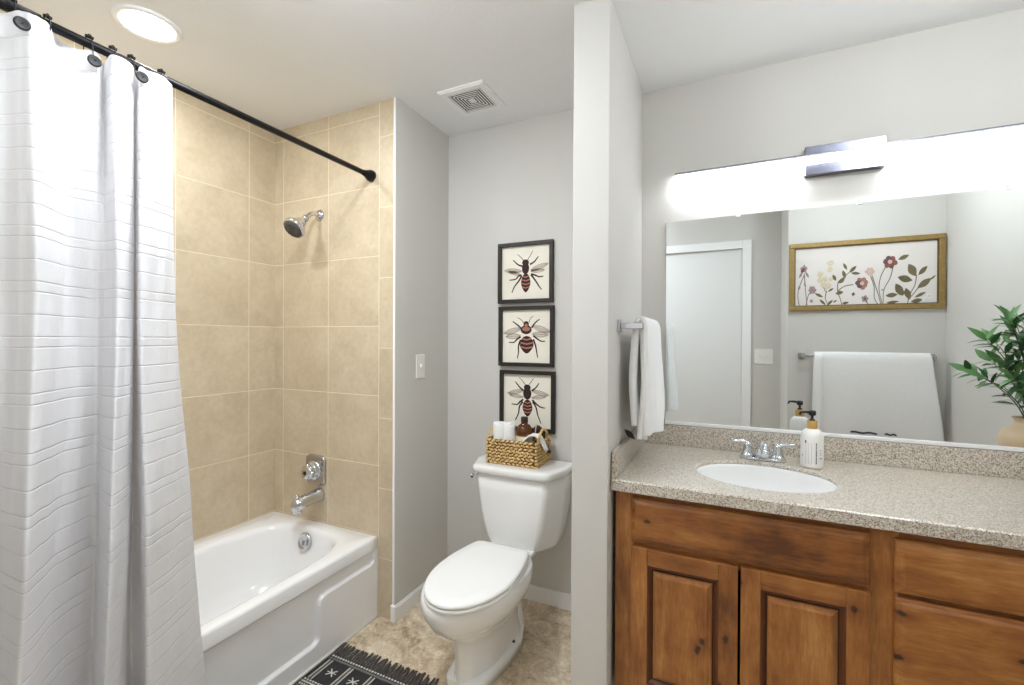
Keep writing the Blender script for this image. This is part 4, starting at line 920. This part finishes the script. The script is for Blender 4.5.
for a in ((757, 300, 42, 26, -60), (720, 345, 44, 22, -15), (812, 305, 36, 15, 45), (820, 372, 48, 20, 35), (862, 345, 22, 6, 40), (690, 402, 42, 24, -60), (650, 430, 36, 15, 5), (735, 425, 36, 20, -70), (800, 432, 36, 10, 25), (782, 463, 34, 14, 10), (655, 468, 38, 9, 5), (705, 420, 22, 16, 20), (600, 400, 8, 4, 0)): leaf_(*a)
flower_(846, 440, 22, WH, 6, CR); flower_(820, 455, 16, WH, 6); flower_(195, 450, 14, MA, 5)
obj('painting', b, fm, pc, recalc=False)

# ------------------------------------------------------------------ potted greenery on the right end of the counter
GX, GY = 1.075, 1.75
pp = thing('potted_plant', 'leafy green plant in a sand-coloured vase, seen in the mirror', 'plant', (GX, GY, ZT))
b = BM(); lathe(b, [(.055, 0), (.07, .004), (.092, .035), (.1, .065), (.098, .09), (.085, .115), (.066, .13), (.056, .14), (.054, .15), (.06, .16), (.064, .163), (.06, .165), (.05, .155), (.05, .13)], (GX, GY, ZT), n=48); obj('vase', b, MT['vase'], pp, smooth=True)
bs_, bl, bd_ = BM(), BM(), BM(); rg = random.Random(11)
def leafm(bm, p, d, L0, W0, nrm):
    d = d.normalized(); s = d.cross(nrm).normalized(); n_ = s.cross(d)
    pr = [(0, .05), (.2, .72), (.45, 1), (.7, .72), (.88, .34), (1, .02)]; lft, mid, rgt = [], [], []
    for t_, w_ in pr:
        c = p+d*(L0*t_)-n_*(L0*.28*t_*t_); lft.append(bm.verts.new(c-s*W0*w_+n_*.18*W0*w_)); rgt.append(bm.verts.new(c+s*W0*w_+n_*.18*W0*w_)); mid.append(bm.verts.new(c))
    for k in range(len(pr)-1):
        for f in (bm.faces.new((lft[k], mid[k], mid[k+1], lft[k+1])), bm.faces.new((mid[k], rgt[k], rgt[k+1], mid[k+1]))): f.smooth = True
for k in range(32):
    a = 2.399*k+.3; reach = rg.uniform(.05, .165); top = rg.uniform(.30, .56) if reach < .14 else rg.uniform(.26, .44)
    dx, dy = cos(a)*reach, sin(a)*reach*.8
    pts = spline([(GX+dx*.1, GY+dy*.1, ZT+.13), (GX+dx*.35, GY+dy*.35, ZT+.13+(top-.13)*.45), (GX+dx*.75, GY+dy*.75, ZT+.13+(top-.13)*.8), (GX+dx*1.15, GY+dy*1.15, ZT+top)], 18)
    tube(bs_, pts, [.0028-.0001*i for i in range(18)], 6)
    for i in range(5, 18, 2):
        p = Vector(pts[i]); dr = (Vector(pts[min(17, i+1)])-Vector(pts[i-1])).normalized()
        for s in (-1, 1):
            sd = dr.cross(Vector((cos(i*1.1+k), sin(i*1.1+k), .3))).normalized()*s
            leafm(bl if rg.random() < .55 else bd_, p, dr*.55+sd*.8+Vector((0, 0, .12)), rg.uniform(.05, .078), rg.uniform(.008, .0125), Vector((rg.uniform(-.4, .4), rg.uniform(-.4, .4), 1)))
    leafm(bl, Vector(pts[-1]), Vector(pts[-1])-Vector(pts[-2]), .075, .014, Vector((sin(a), -cos(a), .5)))
obj('stems', bs_, MT['stem'], pp); obj('foliage', bl, MT['leaf'], pp, recalc=False); obj('dark_foliage', bd_, MT['leafd'], pp, recalc=False)

# ------------------------------------------------------------------ rug
rx0, rx1, ry0, ry1 = -1.448, -.955, .46, 1.355
rg_ = thing('bath_rug', 'charcoal woven rug with white patterns and fringe beside the tub', 'rug', ((rx0+rx1)/2, .9, 0))
b = BM()
nx, nyy = 60, 100; gg = []
for j in range(nyy+1):
    gg.append([b.verts.new((rx0+(rx1-rx0)*i/nx, ry0+(ry1-ry0)*j/nyy, .0085+.0012*sin(i*.7)*sin(j*.6))) for i in range(nx+1)])
for j in range(nyy):
    for i in range(nx): b.faces.new((gg[j][i], gg[j][i+1], gg[j+1][i+1], gg[j+1][i])).smooth = True
box(b, rx0, rx1, ry0, ry1, .0005, .0085)
def strip(xa, xb, ya, yb, m_=1): box(b, xa, xb, ya, yb, .0085, .0112, 0, 1, m_)
def dashrow(y, n_, w_=.007, l_=.55, xa=rx0+.012, xb=rx1-.012):
    st_ = (xb-xa)/n_
    for i in range(n_): strip(xa+i*st_, xa+i*st_+st_*l_, y-w_/2, y+w_/2)
def dline(x_, y0_, x1_, y1_, w_=.0025, m_=1):
    d = Vector((x1_-x_, y1_-y0_, 0)); n_ = Vector((-d.y, d.x, 0)).normalized()*w_; p = Vector((x_, y0_, .0105)); q_ = Vector((x1_, y1_, .0105))
    poly(b, [p+n_, p-n_, q_-n_, q_+n_], m_)
for base, sgn in ((ry1, -1), (ry0, 1)):
    Y_ = lambda d: base+sgn*d
    dashrow(Y_(.012), 34); strip(rx0+.01, rx1-.01, min(Y_(.022), Y_(.03)), max(Y_(.022), Y_(.03)), 2)
    cxs = [rx0+.085+k*.108 for k in range(4)]
    for c in cxs:
        yc_ = Y_(.085); dline(c-.016, yc_-.016, c+.016, yc_+.016); dline(c-.016, yc_+.016, c+.016, yc_-.016); dline(c-.022, yc_, c+.022, yc_, .0018)
    for c in [rx0+.03+k*.108 for k in range(5)]:
        for o_ in (-.008, 0, .008): strip(c+o_-.0018, c+o_+.0018, min(Y_(.034), Y_(.14)), max(Y_(.034), Y_(.14)), 1 if o_ else 2)
    dashrow(Y_(.148), 34, .006); strip(rx0+.01, rx1-.01, min(Y_(.157), Y_(.162)), max(Y_(.157), Y_(.162)), 1); dashrow(Y_(.172), 40, .007); strip(rx0+.01, rx1-.01, min(Y_(.181), Y_(.186)), max(Y_(.181), Y_(.186)), 2); dashrow(Y_(.198), 28, .008)
for yy in (.72, .80, .88, .96, 1.04):
    for k in range(6):
        c = rx0+.045+k*.081; r_ = .03
        for (a_, c_) in (((-r_, 0), (0, r_)), ((0, r_), (r_, 0)), ((r_, 0), (0, -r_)), ((0, -r_), (-r_, 0))): dline(c+a_[0], yy+a_[1], c+c_[0], yy+c_[1])
obj('woven_field', b, [MT['rug'], MT['rugw'], MT['rugg']], rg_)
rg2 = random.Random(8)
for base, sgn in ((ry1, 1), (ry0, -1)):
    b = BM()
    for i in range(40):
        x = rx0+.008+(rx1-rx0-.016)*i/39+rg2.uniform(-.001, .001); L0 = rg2.uniform(.06, .075); sx = -.012+rg2.uniform(-.008, .008)
        for k in (-1, 0, 1):
            xk = x+k*.0022; e = rg2.uniform(-.002, .002)
            tube(b, [(xk, base-sgn*.006, .008), (xk+sx*.3, base+sgn*L0*.35, .010+rg2.uniform(0, .003)), (xk+sx*.7+e, base+sgn*L0*.7, .006), (xk+sx+e*2, base+sgn*(L0+rg2.uniform(-.006, .004)), .0035)], [.0024, .0028, .0028, .0022], 5)
    obj('fringe', b, MT['fringe'], rg_)
